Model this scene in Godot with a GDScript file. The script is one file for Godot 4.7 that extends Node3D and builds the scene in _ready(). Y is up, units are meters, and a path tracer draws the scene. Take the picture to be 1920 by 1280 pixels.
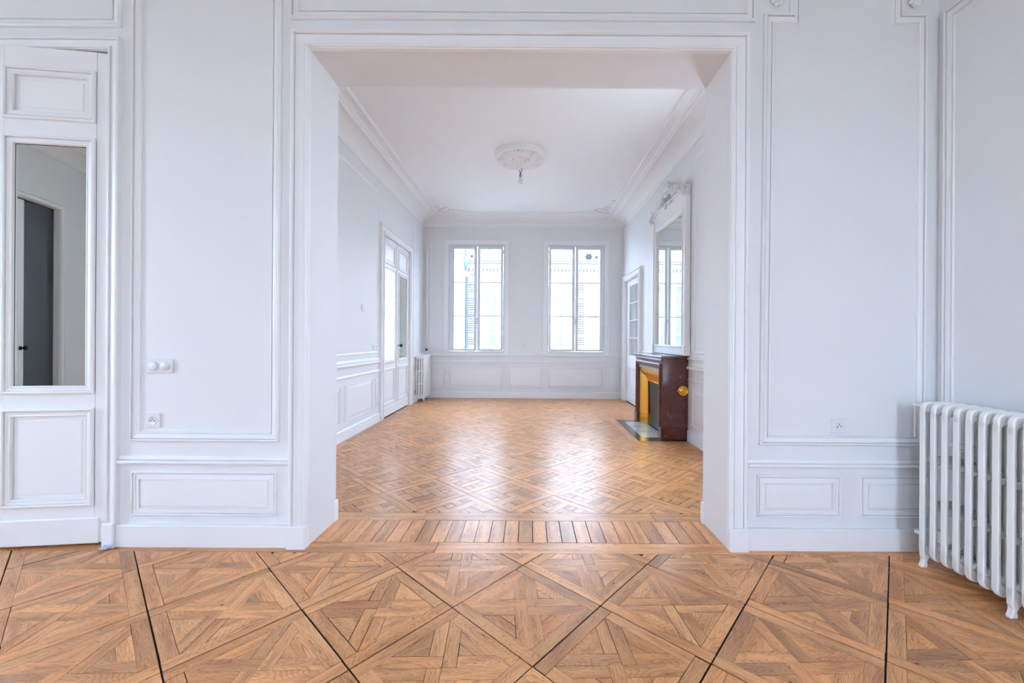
extends Node3D
# Two connected period rooms seen through a wide cased opening. Units are metres, y up; d below means distance in front of the camera (-z).

const OX0 := -1.25      # wide opening between the rooms
const OX1 := 1.13
const OH := 2.81
const FD := 2.31        # front face of the dividing wall (distance d)
const BD := 2.64        # its back face
const LX := -2.14       # far room: left, right and far wall faces
const RX := 1.87
const WD := 8.16
const FLX := -5.2       # front room: left, right and rear wall faces
const FRX := 2.316
const FBZ := 2.6
const CH := 3.62        # ceiling height
const SW0 := 3.42       # unseen side window, added to brighten the far room
const SW1 := 4.05
const SWY0 := 0.5
const SWY1 := 3.1

var M := {}
var rng := RandomNumberGenerator.new()
var taken := {}


# ---------------------------------------------------------------- mesh helper
class Sh:
	var st := SurfaceTool.new()
	var any := false
	func _init() -> void:
		st.begin(Mesh.PRIMITIVE_TRIANGLES)
		st.set_smooth_group(-1)
	func soft(on: bool) -> void:
		st.set_smooth_group(0 if on else -1)
	func tri(a: Vector3, b: Vector3, c: Vector3) -> void:   # counter-clockwise from outside
		any = true
		st.add_vertex(a)
		st.add_vertex(c)
		st.add_vertex(b)
	func quad(a: Vector3, b: Vector3, c: Vector3, d: Vector3) -> void:
		tri(a, b, c)
		tri(a, c, d)
	func otri(a: Vector3, b: Vector3, c: Vector3, from: Vector3) -> void:   # turned away from a point inside
		if (b - a).cross(c - a).dot((a + b + c) / 3.0 - from) < 0.0:
			tri(a, c, b)
		else:
			tri(a, b, c)
	func oquad(a: Vector3, b: Vector3, c: Vector3, d: Vector3, from: Vector3) -> void:
		if (b - a).cross(c - a).dot((a + b + c + d) / 4.0 - from) < 0.0:
			quad(a, d, c, b)
		else:
			quad(a, b, c, d)
	func box(lo: Vector3, hi: Vector3, bev := 0.0) -> void:
		var c := (lo + hi) / 2.0
		var h := (hi - lo).abs() / 2.0
		bev = minf(bev, minf(h.x, minf(h.y, h.z)) * 0.98)
		var v := func(axis: int, s: Vector3) -> Vector3:
			var k := h - Vector3.ONE * bev
			k[axis] = h[axis]
			return c + k * s
		for ax in 3:
			var a1 := (ax + 1) % 3
			var a2 := (ax + 2) % 3
			for s in [-1.0, 1.0]:
				var q := []
				for t in [[-1, -1], [1, -1], [1, 1], [-1, 1]]:
					var e := Vector3.ZERO
					e[ax] = s
					e[a1] = t[0]
					e[a2] = t[1]
					q.append(v.call(ax, e))
				oquad(q[0], q[1], q[2], q[3], c)
				if bev > 0.0:
					for s1 in [-1.0, 1.0]:
						var p := Vector3.ZERO
						p[ax] = s
						p[a1] = s1
						p[a2] = -1
						var r := p
						r[a2] = 1
						oquad(v.call(ax, p), v.call(ax, r), v.call(a1, r), v.call(a1, p), c)
		if bev > 0.0:
			for x in [-1, 1]:
				for y in [-1, 1]:
					for z in [-1, 1]:
						var e := Vector3(x, y, z)
						otri(v.call(0, e), v.call(1, e), v.call(2, e), c)
	# a profile (across, out) drawn along a path in one plane with mitred corners
	func mould(path: Array, prof: Array, outn: Vector3, closed := false, flip := false) -> void:
		var n := path.size()
		var rows := []
		for i in n:
			var p: Vector3 = path[i]
			var d0: Vector3 = (p - path[(i - 1 + n) % n]).normalized() if closed or i > 0 else Vector3.ZERO
			var d1: Vector3 = (path[(i + 1) % n] - p).normalized() if closed or i < n - 1 else Vector3.ZERO
			if d0 == Vector3.ZERO:
				d0 = d1
			if d1 == Vector3.ZERO:
				d1 = d0
			var s0 := outn.cross(d0) * (-1.0 if flip else 1.0)
			var s1 := outn.cross(d1) * (-1.0 if flip else 1.0)
			var m := (s0 + s1) / (1.0 + s0.dot(s1))
			var row := []
			for q in prof:
				row.append(p + m * q.x + outn * q.y)
			rows.append(row)
		for i in (n if closed else n - 1):
			var a: Array = rows[i]
			var b: Array = rows[(i + 1) % n]
			for j in prof.size() - 1:
				if flip:
					quad(a[j], a[j + 1], b[j + 1], b[j])
				else:
					quad(a[j], b[j], b[j + 1], a[j + 1])
		if not closed:
			for e in [0, n - 1]:
				var r: Array = rows[e]
				var mid := Vector3.ZERO
				for q in r:
					mid += q / r.size()
				var inside: Vector3 = path[1] if e == 0 else path[n - 2]
				for j in r.size() - 1:
					otri(r[j], r[j + 1], mid, inside)
	func lathe(prof: Array, at: Vector3, axis := Vector3.UP, n := 24, smooth := true) -> void:   # (radius, along the axis)
		var ex := axis.cross(Vector3.RIGHT if absf(axis.x) < 0.9 else Vector3.UP).normalized()
		var ey := axis.cross(ex)
		soft(smooth)
		for j in prof.size() - 1:
			for i in n:
				var a0 := TAU * i / n
				var a1 := TAU * (i + 1) / n
				var u0 := ex * cos(a0) + ey * sin(a0)
				var u1 := ex * cos(a1) + ey * sin(a1)
				var p0: Vector2 = prof[j]
				var p1: Vector2 = prof[j + 1]
				var q00 := at + u0 * p0.x + axis * p0.y
				var q10 := at + u1 * p0.x + axis * p0.y
				var q01 := at + u0 * p1.x + axis * p1.y
				var q11 := at + u1 * p1.x + axis * p1.y
				if p0.x > 1e-5:
					tri(q00, q10, q11)
				if p1.x > 1e-5:
					tri(q00, q11, q01)
		soft(false)
	func tube(pts: Array, rad: Array, n := 8) -> void:
		var rows := []
		var nrm := Vector3.ZERO
		for i in pts.size():
			var t: Vector3 = (pts[mini(i + 1, pts.size() - 1)] - pts[maxi(i - 1, 0)]).normalized()
			if nrm == Vector3.ZERO:
				nrm = t.cross(Vector3.UP if absf(t.y) < 0.9 else Vector3.RIGHT).normalized()
			nrm = (nrm - t * nrm.dot(t)).normalized()
			var b := t.cross(nrm)
			var r: float = rad[i] if rad.size() > 1 else rad[0]
			var row := []
			for k in n:
				var a := TAU * k / n
				row.append(pts[i] + (nrm * cos(a) + b * sin(a)) * r)
			rows.append(row)
		soft(true)
		for i in rows.size() - 1:
			for k in n:
				quad(rows[i][k], rows[i][(k + 1) % n], rows[i + 1][(k + 1) % n], rows[i + 1][k])
		soft(false)
		for k in n:
			tri(pts[0], rows[0][(k + 1) % n], rows[0][k])
			tri(pts[-1], rows[-1][k], rows[-1][(k + 1) % n])
	# an outline in the plane (ex, ey), given thickness along ez, with bevelled rims
	func prism(poly: PackedVector2Array, o: Vector3, ex: Vector3, ey: Vector3, ez: Vector3, z0: float, z1: float, bev := 0.0) -> void:
		if Geometry2D.is_polygon_clockwise(poly):
			poly.reverse()   # this engine's «clockwise» has y down
		var area := 0.0
		var n := poly.size()
		for i in n:
			area += poly[i].cross(poly[(i + 1) % n])
		if area < 0.0:
			poly.reverse()
		var inner := PackedVector2Array()
		for i in n:
			var e0 := (poly[i] - poly[(i - 1 + n) % n]).normalized()
			var e1 := (poly[(i + 1) % n] - poly[i]).normalized()
			var n0 := Vector2(-e0.y, e0.x)
			var n1 := Vector2(-e1.y, e1.x)
			inner.append(poly[i] + (n0 + n1) / maxf(1.0 + n0.dot(n1), 0.3) * bev)
		var at := func(p: Vector2, z: float) -> Vector3:
			return o + ex * p.x + ey * p.y + ez * z
		var idx := Geometry2D.triangulate_polygon(inner)
		for k in range(0, idx.size(), 3):
			var a := inner[idx[k]]
			var b := inner[idx[k + 1]]
			var c := inner[idx[k + 2]]
			if (b - a).cross(c - a) < 0.0:
				var t := b
				b = c
				c = t
			tri(at.call(a, z1), at.call(b, z1), at.call(c, z1))
			tri(at.call(a, z0), at.call(c, z0), at.call(b, z0))
		for i in n:
			var k := (i + 1) % n
			if bev > 0.0:
				quad(at.call(inner[i], z0), at.call(inner[k], z0), at.call(poly[k], z0 + bev), at.call(poly[i], z0 + bev))
				quad(at.call(poly[i], z0 + bev), at.call(poly[k], z0 + bev), at.call(poly[k], z1 - bev), at.call(poly[i], z1 - bev))
				quad(at.call(poly[i], z1 - bev), at.call(poly[k], z1 - bev), at.call(inner[k], z1), at.call(inner[i], z1))
			else:
				quad(at.call(poly[i], z0), at.call(poly[k], z0), at.call(poly[k], z1), at.call(poly[i], z1))
	# a carved leaf: ridged blade lying on a surface
	func leaf(p0: Vector3, p1: Vector3, w: float, nrm: Vector3, h: float, curl := 0.0) -> void:
		var ax := (p1 - p0)
		var side := ax.normalized().cross(nrm)
		var rows := []
		for i in 8:
			var t := i / 7.0
			var hw := w * (sin(PI * pow(t, 0.75)) * 0.95 + 0.05)
			var lift := nrm * (h * (0.25 + sin(PI * t)) + curl * t * t)
			var c := p0 + ax * t
			rows.append([c - side * hw + nrm * curl * t * t, c - side * hw * 0.5 + lift * 0.8, c + lift * 0.55, c + side * hw * 0.5 + lift * 0.8, c + side * hw + nrm * curl * t * t, c - nrm * 0.002 + nrm * curl * t * t * 0.6])
		soft(true)
		for i in 7:
			for k in 6:
				quad(rows[i][k], rows[i + 1][k], rows[i + 1][(k + 1) % 6], rows[i][(k + 1) % 6])
		soft(false)
	func spiral(c: Vector3, ex: Vector3, ey: Vector3, r: float, turns: float, start: float, thick: float, lead := Vector3.ZERO, lift := Vector3.ZERO) -> void:
		var pts := []
		var rad := []
		if lead != Vector3.ZERO:
			var first := c + (ex * cos(start) + ey * sin(start)) * r
			for i in 4:
				pts.append(lead.lerp(first, i / 4.0) + lift * sin(PI * i / 8.0))
				rad.append(thick * (0.45 + 0.13 * i))
		for i in 17:
			var t := i / 16.0
			var a := start + turns * TAU * t
			pts.append(c + (ex * cos(a) + ey * sin(a)) * r * (1.0 - 0.8 * t) + lift * t)
			rad.append(thick * (1.0 - 0.25 * t))
		tube(pts, rad, 6)
	func ball(c: Vector3, r: Vector3, n := 10) -> void:
		soft(true)
		for j in n / 2:
			for i in n:
				var f := func(u: int, v: int) -> Vector3:
					var a := TAU * u / n
					var b := PI * v / (n / 2) - PI / 2
					return c + Vector3(cos(a) * cos(b), sin(b), -sin(a) * cos(b)) * r
				if j < n / 2 - 1:
					tri(f.call(i, j), f.call(i + 1, j + 1), f.call(i, j + 1))
				if j > 0:
					tri(f.call(i, j), f.call(i + 1, j), f.call(i + 1, j + 1))
		soft(false)


# ---------------------------------------------------------------- scene tree helpers
func numbered(called: String) -> String:
	var k: int = taken.get(called, 0)
	taken[called] = k + 1
	return called if k == 0 else "%s_%03d" % [called, k]


func tag(o: Node, label: String, category: String, group := "", kind := "") -> Node:
	o.set_meta("label", label)
	o.set_meta("category", category)
	if group:
		o.set_meta("group", group)
	if kind:
		o.set_meta("kind", kind)
	return o


func thing(called: String, label: String, category: String, at := Vector3.ZERO, turn := 0.0, group := "", kind := "") -> Node3D:
	var o := Node3D.new()
	o.name = numbered(called)
	add_child(o)
	o.position = at
	o.rotation.y = turn
	tag(o, label, category, group, kind)
	return o


# commits a shape as one named mesh; world = the shape was built in world coordinates
func obj(called: String, sh: Sh, mat: Material, par: Node3D = self, world := false) -> MeshInstance3D:
	sh.st.generate_normals()
	return put(called, sh.st.commit(), mat, par, world)


func put(called: String, mesh: Mesh, mat: Material, par: Node3D = self, world := false) -> MeshInstance3D:
	var o := MeshInstance3D.new()
	o.mesh = mesh
	o.material_override = mat
	if par == self:
		o.name = numbered(called)
	else:
		var k: int = par.get_meta("_n_" + called, 0)
		par.set_meta("_n_" + called, k + 1)
		o.name = called if k == 0 else "%s_%03d" % [called, k]
		if world and par.get_parent() == self:
			o.position = -par.position
	par.add_child(o, true)
	return o


func w3(x: float, y: float, d: float) -> Vector3:
	return Vector3(x, y, -d)


func b3(x0: float, x1: float, y0: float, y1: float, d0: float, d1: float, bev := 0.0, sh: Sh = null) -> Sh:
	if sh == null:
		sh = Sh.new()
	sh.box(Vector3(minf(x0, x1), y0, -maxf(d0, d1)), Vector3(maxf(x0, x1), y1, -minf(d0, d1)), bev)
	return sh


func rect_path(o: Vector3, ex: Vector3, ey: Vector3, x0: float, x1: float, y0: float, y1: float) -> Array:
	return [o + ex * x0 + ey * y0, o + ex * x1 + ey * y0, o + ex * x1 + ey * y1, o + ex * x0 + ey * y1]


# ---------------------------------------------------------------- materials
func mat(c: Color, rough: float, metal := 0.0) -> StandardMaterial3D:
	var m := StandardMaterial3D.new()
	m.albedo_color = c
	m.roughness = rough
	m.metallic = metal
	return m


func wood_image() -> Image:
	var w := 1024
	var h := 512
	var a := FastNoiseLite.new()
	a.seed = 3
	a.noise_type = FastNoiseLite.TYPE_SIMPLEX
	a.fractal_type = FastNoiseLite.FRACTAL_NONE
	a.frequency = 1.0
	var im := Image.create(w, h, false, Image.FORMAT_RGB8)
	var knots := [Vector3(0.31, 0.09, 0.006), Vector3(0.9, 0.27, 0.005), Vector3(0.62, 0.345, 0.004)]
	for j in h:
		var v := 0.4 * j / h
		for i in w:
			var u := 1.2 * i / w
			var warp := a.get_noise_2d(u * 1.6, v * 9.0)
			var ring := v * 75.0 + warp * 5.5
			for k in knots:
				var r := Vector2((u - k.x) * 0.35, v - k.y).length()
				ring += 1.6 * exp(-r * r / 0.00025)
			var f := ring - floorf(ring)
			var late := pow(f, 3.0)
			var fine := a.get_noise_2d(u * 9.0 + 40.0, v * 420.0)
			var pore := a.get_noise_2d(u * 42.0 + 9.0, v * 900.0 + 70.0)
			var tone := a.get_noise_2d(u * 2.1 + 90.0, v * 14.0 + 30.0)
			var dark := 0.19 * late + 0.19 * fine + 0.15 * tone + 0.34 * smoothstep(0.40, 0.72, pore) * (0.35 + late)
			for k in knots:
				var r := Vector2((u - k.x) * 0.6, v - k.y).length()
				dark += 0.85 * smoothstep(k.z, k.z * 0.3, r)
			dark = clampf(dark + 0.08, 0.0, 1.0)
			im.set_pixel(i, j, Color(0.985, 0.80, 0.625).lerp(Color(0.47, 0.285, 0.185), dark))
	return im


func marble_image() -> Image:
	var n := 384
	var a := FastNoiseLite.new()
	a.seed = 11
	a.noise_type = FastNoiseLite.TYPE_SIMPLEX
	a.fractal_type = FastNoiseLite.FRACTAL_FBM
	a.fractal_octaves = 4
	a.frequency = 1.0
	var im := Image.create(n, n, false, Image.FORMAT_RGB8)
	for j in n:
		for i in n:
			var u := 6.0 * i / n
			var v := 6.0 * j / n
			var c := Color(0.385, 0.185, 0.155).lerp(Color(0.31, 0.135, 0.115), clampf(0.5 + 1.1 * a.get_noise_2d(u * 1.5, v * 1.5), 0.0, 1.0))
			c = c.lerp(Color(0.41, 0.21, 0.19), 0.6 * smoothstep(0.25, 0.6, a.get_noise_2d(u * 7.0 + 5.0, v * 7.0)))
			var vein := absf(a.get_noise_2d(u * 0.55 + 20.0, v * 0.55 + 3.0))
			var on := smoothstep(0.16, 0.36, a.get_noise_2d(u * 0.8 + 60.0, v * 0.8))
			c = c.lerp(Color(0.86, 0.76, 0.74), on * smoothstep(0.010, 0.003, vein))
			c = c.lerp(Color(0.8, 0.7, 0.68), 0.7 * smoothstep(0.72, 0.80, a.get_noise_2d(u * 16.0 + 2.0, v * 16.0 + 31.0)))
			im.set_pixel(i, j, c)
	return im


func make_materials() -> void:
	M.paint = mat(Color(0.938, 0.939, 0.942), 0.55)            # wall paint
	M.gloss = mat(Color(0.966, 0.966, 0.968), 0.34)            # woodwork paint
	M.plaster = mat(Color(0.968, 0.968, 0.965), 0.8)
	M.sash = mat(Color(0.90, 0.91, 0.92), 0.35)
	M.radiator = mat(Color(0.985, 0.985, 0.975), 0.36)
	M.plastic = mat(Color(0.935, 0.935, 0.945), 0.3)
	M.pin = mat(Color(0.05, 0.05, 0.055), 0.5)
	M.bracket = mat(Color(0.62, 0.63, 0.65), 0.35, 0.6)
	M.black = mat(Color(0.045, 0.045, 0.05), 0.35)
	M.iron = mat(Color(0.16, 0.175, 0.185), 0.32)
	M.soot = mat(Color(0.03, 0.03, 0.03), 0.9)
	M.mirror = mat(Color(0.915, 0.945, 0.93), 0.012, 1.0)
	M.edge = mat(Color(0.10, 0.12, 0.13), 0.4)
	M.brass = mat(Color(0.93, 0.72, 0.33), 0.27, 1.0)
	M.silver = mat(Color(0.86, 0.85, 0.82), 0.3, 1.0)
	M.tile = mat(Color(0.76, 0.79, 0.79), 0.22)
	M.hall = mat(Color(0.255, 0.26, 0.27), 0.35)
	M.added_backing = mat(Color(0.70, 0.74, 0.745), 0.7)
	M.sub = mat(Color(0.075, 0.058, 0.048), 0.95)      # dirt-filled joints
	M.bulb = mat(Color(0.93, 0.94, 0.95), 0.15)
	M.scrap = mat(Color(0.80, 0.83, 0.93), 0.2)
	var g := mat(Color(0.93, 0.97, 0.98, 0.05), 0.02)
	g.transparency = BaseMaterial3D.TRANSPARENCY_ALPHA
	M.glass = g
	var wi := wood_image()
	wi.generate_mipmaps()
	var wt := ImageTexture.create_from_image(wi)
	var w := mat(Color(1, 1, 1), 0.30)
	w.albedo_texture = wt
	w.vertex_color_use_as_albedo = true
	w.metallic_specular = 0.5
	w.heightmap_enabled = true
	w.heightmap_texture = wt
	w.heightmap_scale = 0.04
	M.wood = w
	var mt := mat(Color(1, 1, 1), 0.22)
	mt.albedo_texture = ImageTexture.create_from_image(marble_image())
	mt.uv1_triplanar = true
	mt.uv1_scale = Vector3(0.9, 0.9, 0.9)
	mt.clearcoat_enabled = true
	mt.clearcoat = 0.4
	mt.clearcoat_roughness = 0.12
	M.marble = mt
	M.stone = [mat(Color(0.90, 0.885, 0.86), 0.9), mat(Color(0.88, 0.86, 0.83), 0.9), mat(Color(0.92, 0.90, 0.88), 0.9)]
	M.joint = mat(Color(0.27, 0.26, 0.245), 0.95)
	M.yard = mat(Color(0.72, 0.71, 0.69), 0.95)
	M.render = mat(Color(0.93, 0.93, 0.93), 0.9)
	M.white = mat(Color(0.95, 0.96, 0.97), 0.5)
	M.curtain = mat(Color(0.82, 0.85, 0.88), 0.9)
	M.wallpaper = mat(Color(0.62, 0.60, 0.57), 0.9)
	M.zinc = mat(Color(0.29, 0.335, 0.40), 0.5)
	M.fume = mat(Color(0.10, 0.10, 0.10), 0.9)


# ---------------------------------------------------------------- parquet
func piece(poly: PackedVector2Array, grain: Vector2, gap: float, clip: Array, holes: Array, into: Array, tone := -1.0) -> void:
	var parts: Array = Geometry2D.intersect_polygons(poly, PackedVector2Array(clip))
	for hole in holes:
		var rest := []
		for p in parts:
			for q in Geometry2D.clip_polygons(p, PackedVector2Array(hole)):
				rest.append(q)
		parts = rest
	for p in parts:
		for q in Geometry2D.offset_polygon(p, -gap, Geometry2D.JOIN_MITER):
			var area := 0.0
			for i in q.size():
				area += q[i].cross(q[(i + 1) % q.size()])
			if absf(area) > 0.0004:
				if area < 0.0:
					q.reverse()
				into.append({"p": q, "g": grain, "a": absf(area) / 2.0, "t": tone})


func plank_shape(sh: Sh, e: Dictionary) -> void:
	var q: PackedVector2Array = e.p
	var g: Vector2 = e.g
	var s := Vector2(-g.y, g.x)
	var lo := Vector2(1e9, 1e9)
	var hi := -lo
	for p in q:
		var k := Vector2(p.dot(g), p.dot(s))
		lo = lo.min(k)
		hi = hi.max(k)
	var size := hi - lo
	var su := minf(1.0 / 1.2, 0.96 / size.x)
	var sv := minf(1.0 / 0.4, 0.96 / size.y)
	var off := Vector2(rng.randf() * (1.0 - size.x * su), rng.randf() * (1.0 - size.y * sv))
	var tone: float = e.t if e.t > 0.0 else clampf(rng.randfn(0.87, 0.11), 0.52, 1.0)
	var warm := rng.randfn(0.0, 0.022)
	var col := Color(tone, tone * (0.775 + warm), tone * (0.535 + 1.5 * warm))
	var mid := Vector2.ZERO
	for p in q:
		mid += p / q.size()
	var tilt := Vector2(rng.randfn(0.0, 0.0016), rng.randfn(0.0, 0.0016))
	var y0 := rng.randfn(0.0, 0.0003)
	var add := func(p: Vector2, y: float) -> void:
		sh.st.set_color(col)
		sh.st.set_uv(Vector2((p.dot(g) - lo.x) * su + off.x, (p.dot(s) - lo.y) * sv + off.y))
		sh.st.add_vertex(Vector3(p.x, y, -p.y))
	var top := func(p: Vector2) -> float:
		return y0 + (p - mid).dot(tilt)
	var idx := Geometry2D.triangulate_polygon(q)
	for k in range(0, idx.size(), 3):
		var a := q[idx[k]]
		var b := q[idx[k + 1]]
		var c := q[idx[k + 2]]
		if (b - a).cross(c - a) < 0.0:
			var t := b
			b = c
			c = t
		for p in [a, c, b]:
			add.call(p, top.call(p))
	for i in q.size():
		var a := q[i]
		var b := q[(i + 1) % q.size()]
		for v in [[a, -0.006], [b, top.call(b)], [b, -0.006], [a, -0.006], [a, top.call(a)], [b, top.call(b)]]:
			add.call(v[0], v[1])


func lay(floor_root: Node3D, pieces: Array, window: Vector2) -> void:
	for e in pieces:
		var mid := Vector2.ZERO
		for p in e.p:
			mid += p / e.p.size()
		var d := maxf(mid.y, 0.3)
		var seen: float = e.a / (d * d * d)
		var side := mid.x / d
		if side < window.x or side > window.y or d < 1.32:
			seen *= 0.001
		e.v = seen
	pieces.sort_custom(func(a, b): return a.v > b.v)
	var rest := Sh.new()
	for i in pieces.size():
		if i < 300:
			var sh := Sh.new()
			plank_shape(sh, pieces[i])
			obj("plank", sh, M.wood, floor_root, true)
		else:
			plank_shape(rest, pieces[i])
	if pieces.size() > 300:
		obj("small_planks", rest, M.wood, floor_root, true).set_meta("kind", "stuff")


func poly(pts: Array) -> PackedVector2Array:
	return PackedVector2Array(pts)


# diamond panels: four frame strips, two crossing pairs of strips woven over and under, corner triangles
func panel_front(c: Vector2, e1: Vector2, e2: Vector2, clip: Array, into: Array) -> void:
	var k := 0.9905 + rng.randfn(0.0, 0.0016)
	var at := func(x: float, y: float) -> Vector2:
		return c + (e1 * x + e2 * y) * k
	var gx := e1.normalized()
	var gy := e2.normalized()
	var a := 0.382
	var s := 0.083
	var cut := poly([at.call(-a, 0), at.call(0, -a), at.call(a, 0), at.call(0, a)])
	var gap := func() -> float:
		return rng.randf_range(0.0013, 0.0024) if rng.randf() < 0.2 else rng.randf_range(0.0002, 0.0008)
	# frame strips, lapped in turn at the corners
	var cn := [Vector2(-0.5, 0), Vector2(0, -0.5), Vector2(0.5, 0), Vector2(0, 0.5)]
	var f := a / 0.5
	var lap := rng.randi() % 2
	for i in 4:
		var p0: Vector2 = cn[i]
		var p1: Vector2 = cn[(i + 1) % 4]
		var p2: Vector2 = cn[(i + 2) % 4]
		var pm: Vector2 = cn[(i + 3) % 4]
		var wdt := (1.0 - f) / 2.0
		var q := [p0, p1, p1 + (p2 - p1) * wdt, p0 + (pm - p0) * wdt]
		if (i + lap) % 2 == 1:    # this strip stops against its neighbours
			q = [p0 + (p1 - p0) * wdt, p1 + (p0 - p1) * wdt, p1 + (p0 - p1) * wdt + (p2 - p1) * wdt, p0 + (p1 - p0) * wdt + (pm - p0) * wdt]
		var pp := []
		for v in q:
			pp.append(at.call(v.x, v.y))
		piece(poly(pp), (gx + gy).normalized() if i % 2 == 1 else (gx - gy).normalized(), gap.call(), clip, [], into)
	for r in [[-a, 0, 0, s, 0], [s, a, 0, s, 0], [0, a, -s, 0, 0], [-a, -s, -s, 0, 0], [0, s, 0, a, 1], [-s, 0, s, a, 1], [-s, 0, -a, 0, 1], [0, s, -a, -s, 1]]:
		for p in Geometry2D.intersect_polygons(poly([at.call(r[0], r[2]), at.call(r[1], r[2]), at.call(r[1], r[3]), at.call(r[0], r[3])]), cut):
			piece(p, gx if r[4] == 0 else gy, gap.call(), clip, [], into)
	var leg := a - s
	for sx in [-1, 1]:
		for sy in [-1, 1]:
			var tiny := rng.randf_range(0.36, 0.52) * (leg - s)
			var o := Vector2(s * sx, s * sy)
			var g: Vector2 = (gx - gy).normalized() if sx * sy > 0 else (gx + gy).normalized()
			if rng.randf() < 0.3:
				piece(poly([at.call(o.x, o.y), at.call(leg * sx, o.y), at.call(o.x, leg * sy)]), g, gap.call(), clip, [], into)
			else:
				piece(poly([at.call(o.x, o.y), at.call(o.x + tiny * sx, o.y), at.call(o.x, o.y + tiny * sy)]), g, gap.call(), clip, [], into)
				piece(poly([at.call(o.x + tiny * sx, o.y), at.call(leg * sx, o.y), at.call(o.x, leg * sy), at.call(o.x, o.y + tiny * sy)]), g, gap.call(), clip, [], into)


# square panels laid on the diagonal: frame strips and a basket weave inside
func panel_far(c: Vector2, e1: Vector2, e2: Vector2, clip: Array, holes: Array, into: Array) -> void:
	var k := 0.994 + rng.randfn(0.0, 0.001)
	var at := func(x: float, y: float) -> Vector2:
		return c + (e1 * x + e2 * y) * k
	var ga := e1.normalized()
	var gb := e2.normalized()
	var w := 0.118
	var i0 := -0.5 + w
	var gap := func() -> float:
		return rng.randf_range(0.002, 0.0034) if rng.randf() < 0.3 else rng.randf_range(0.0003, 0.0009)
	for r in [[-0.5, 0.5, -0.5, i0, 0], [-0.5, 0.5, -i0, 0.5, 0], [-0.5, i0, i0, -i0, 1], [-i0, 0.5, i0, -i0, 1]]:
		piece(poly([at.call(r[0], r[2]), at.call(r[1], r[2]), at.call(r[1], r[3]), at.call(r[0], r[3])]), ga if r[4] == 0 else gb, rng.randf_range(0.0004, 0.0012), clip, holes, into, clampf(rng.randfn(0.89, 0.05), 0.72, 1.0))
	var u := -2.0 * i0 / 5.0
	var cell := func(x0: int, x1: int, y0: int, y1: int, along: bool) -> void:
		piece(poly([at.call(i0 + u * x0, i0 + u * y0), at.call(i0 + u * x1, i0 + u * y0), at.call(i0 + u * x1, i0 + u * y1), at.call(i0 + u * x0, i0 + u * y1)]), ga if along else gb, gap.call(), clip, holes, into, clampf(rng.randfn(0.81, 0.07), 0.6, 1.0))
	for x in [0, 2, 4]:
		for y in [0, 2, 4]:
			cell.call(x, x + 1, y, y + 1, (x + y) % 4 == 0)
	cell.call(0, 3, 1, 2, true)
	cell.call(4, 5, 1, 2, true)
	cell.call(2, 5, 3, 4, true)
	cell.call(0, 1, 3, 4, true)
	cell.call(1, 2, 2, 5, false)
	cell.call(1, 2, 0, 1, false)
	cell.call(3, 4, 0, 3, false)
	cell.call(3, 4, 4, 5, false)


func board_row(x0: float, x1: float, d0: float, d1: float, longest: float, into: Array, along_x := true) -> void:
	var a := x0 if along_x else d0
	var b := x1 if along_x else d1
	while a < b - 0.01:
		var e := minf(a + longest * rng.randf_range(0.8, 1.15), b)
		if b - e < 0.4:
			e = b
		var q := poly([Vector2(a, d0), Vector2(e, d0), Vector2(e, d1), Vector2(a, d1)]) if along_x else poly([Vector2(x0, a), Vector2(x1, a), Vector2(x1, e), Vector2(x0, e)])
		piece(q, Vector2.RIGHT if along_x else Vector2.UP * -1.0, 0.0014, [Vector2(-9, -9), Vector2(9, -9), Vector2(9, 9), Vector2(-9, 9)], [], into)
		a = e


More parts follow.
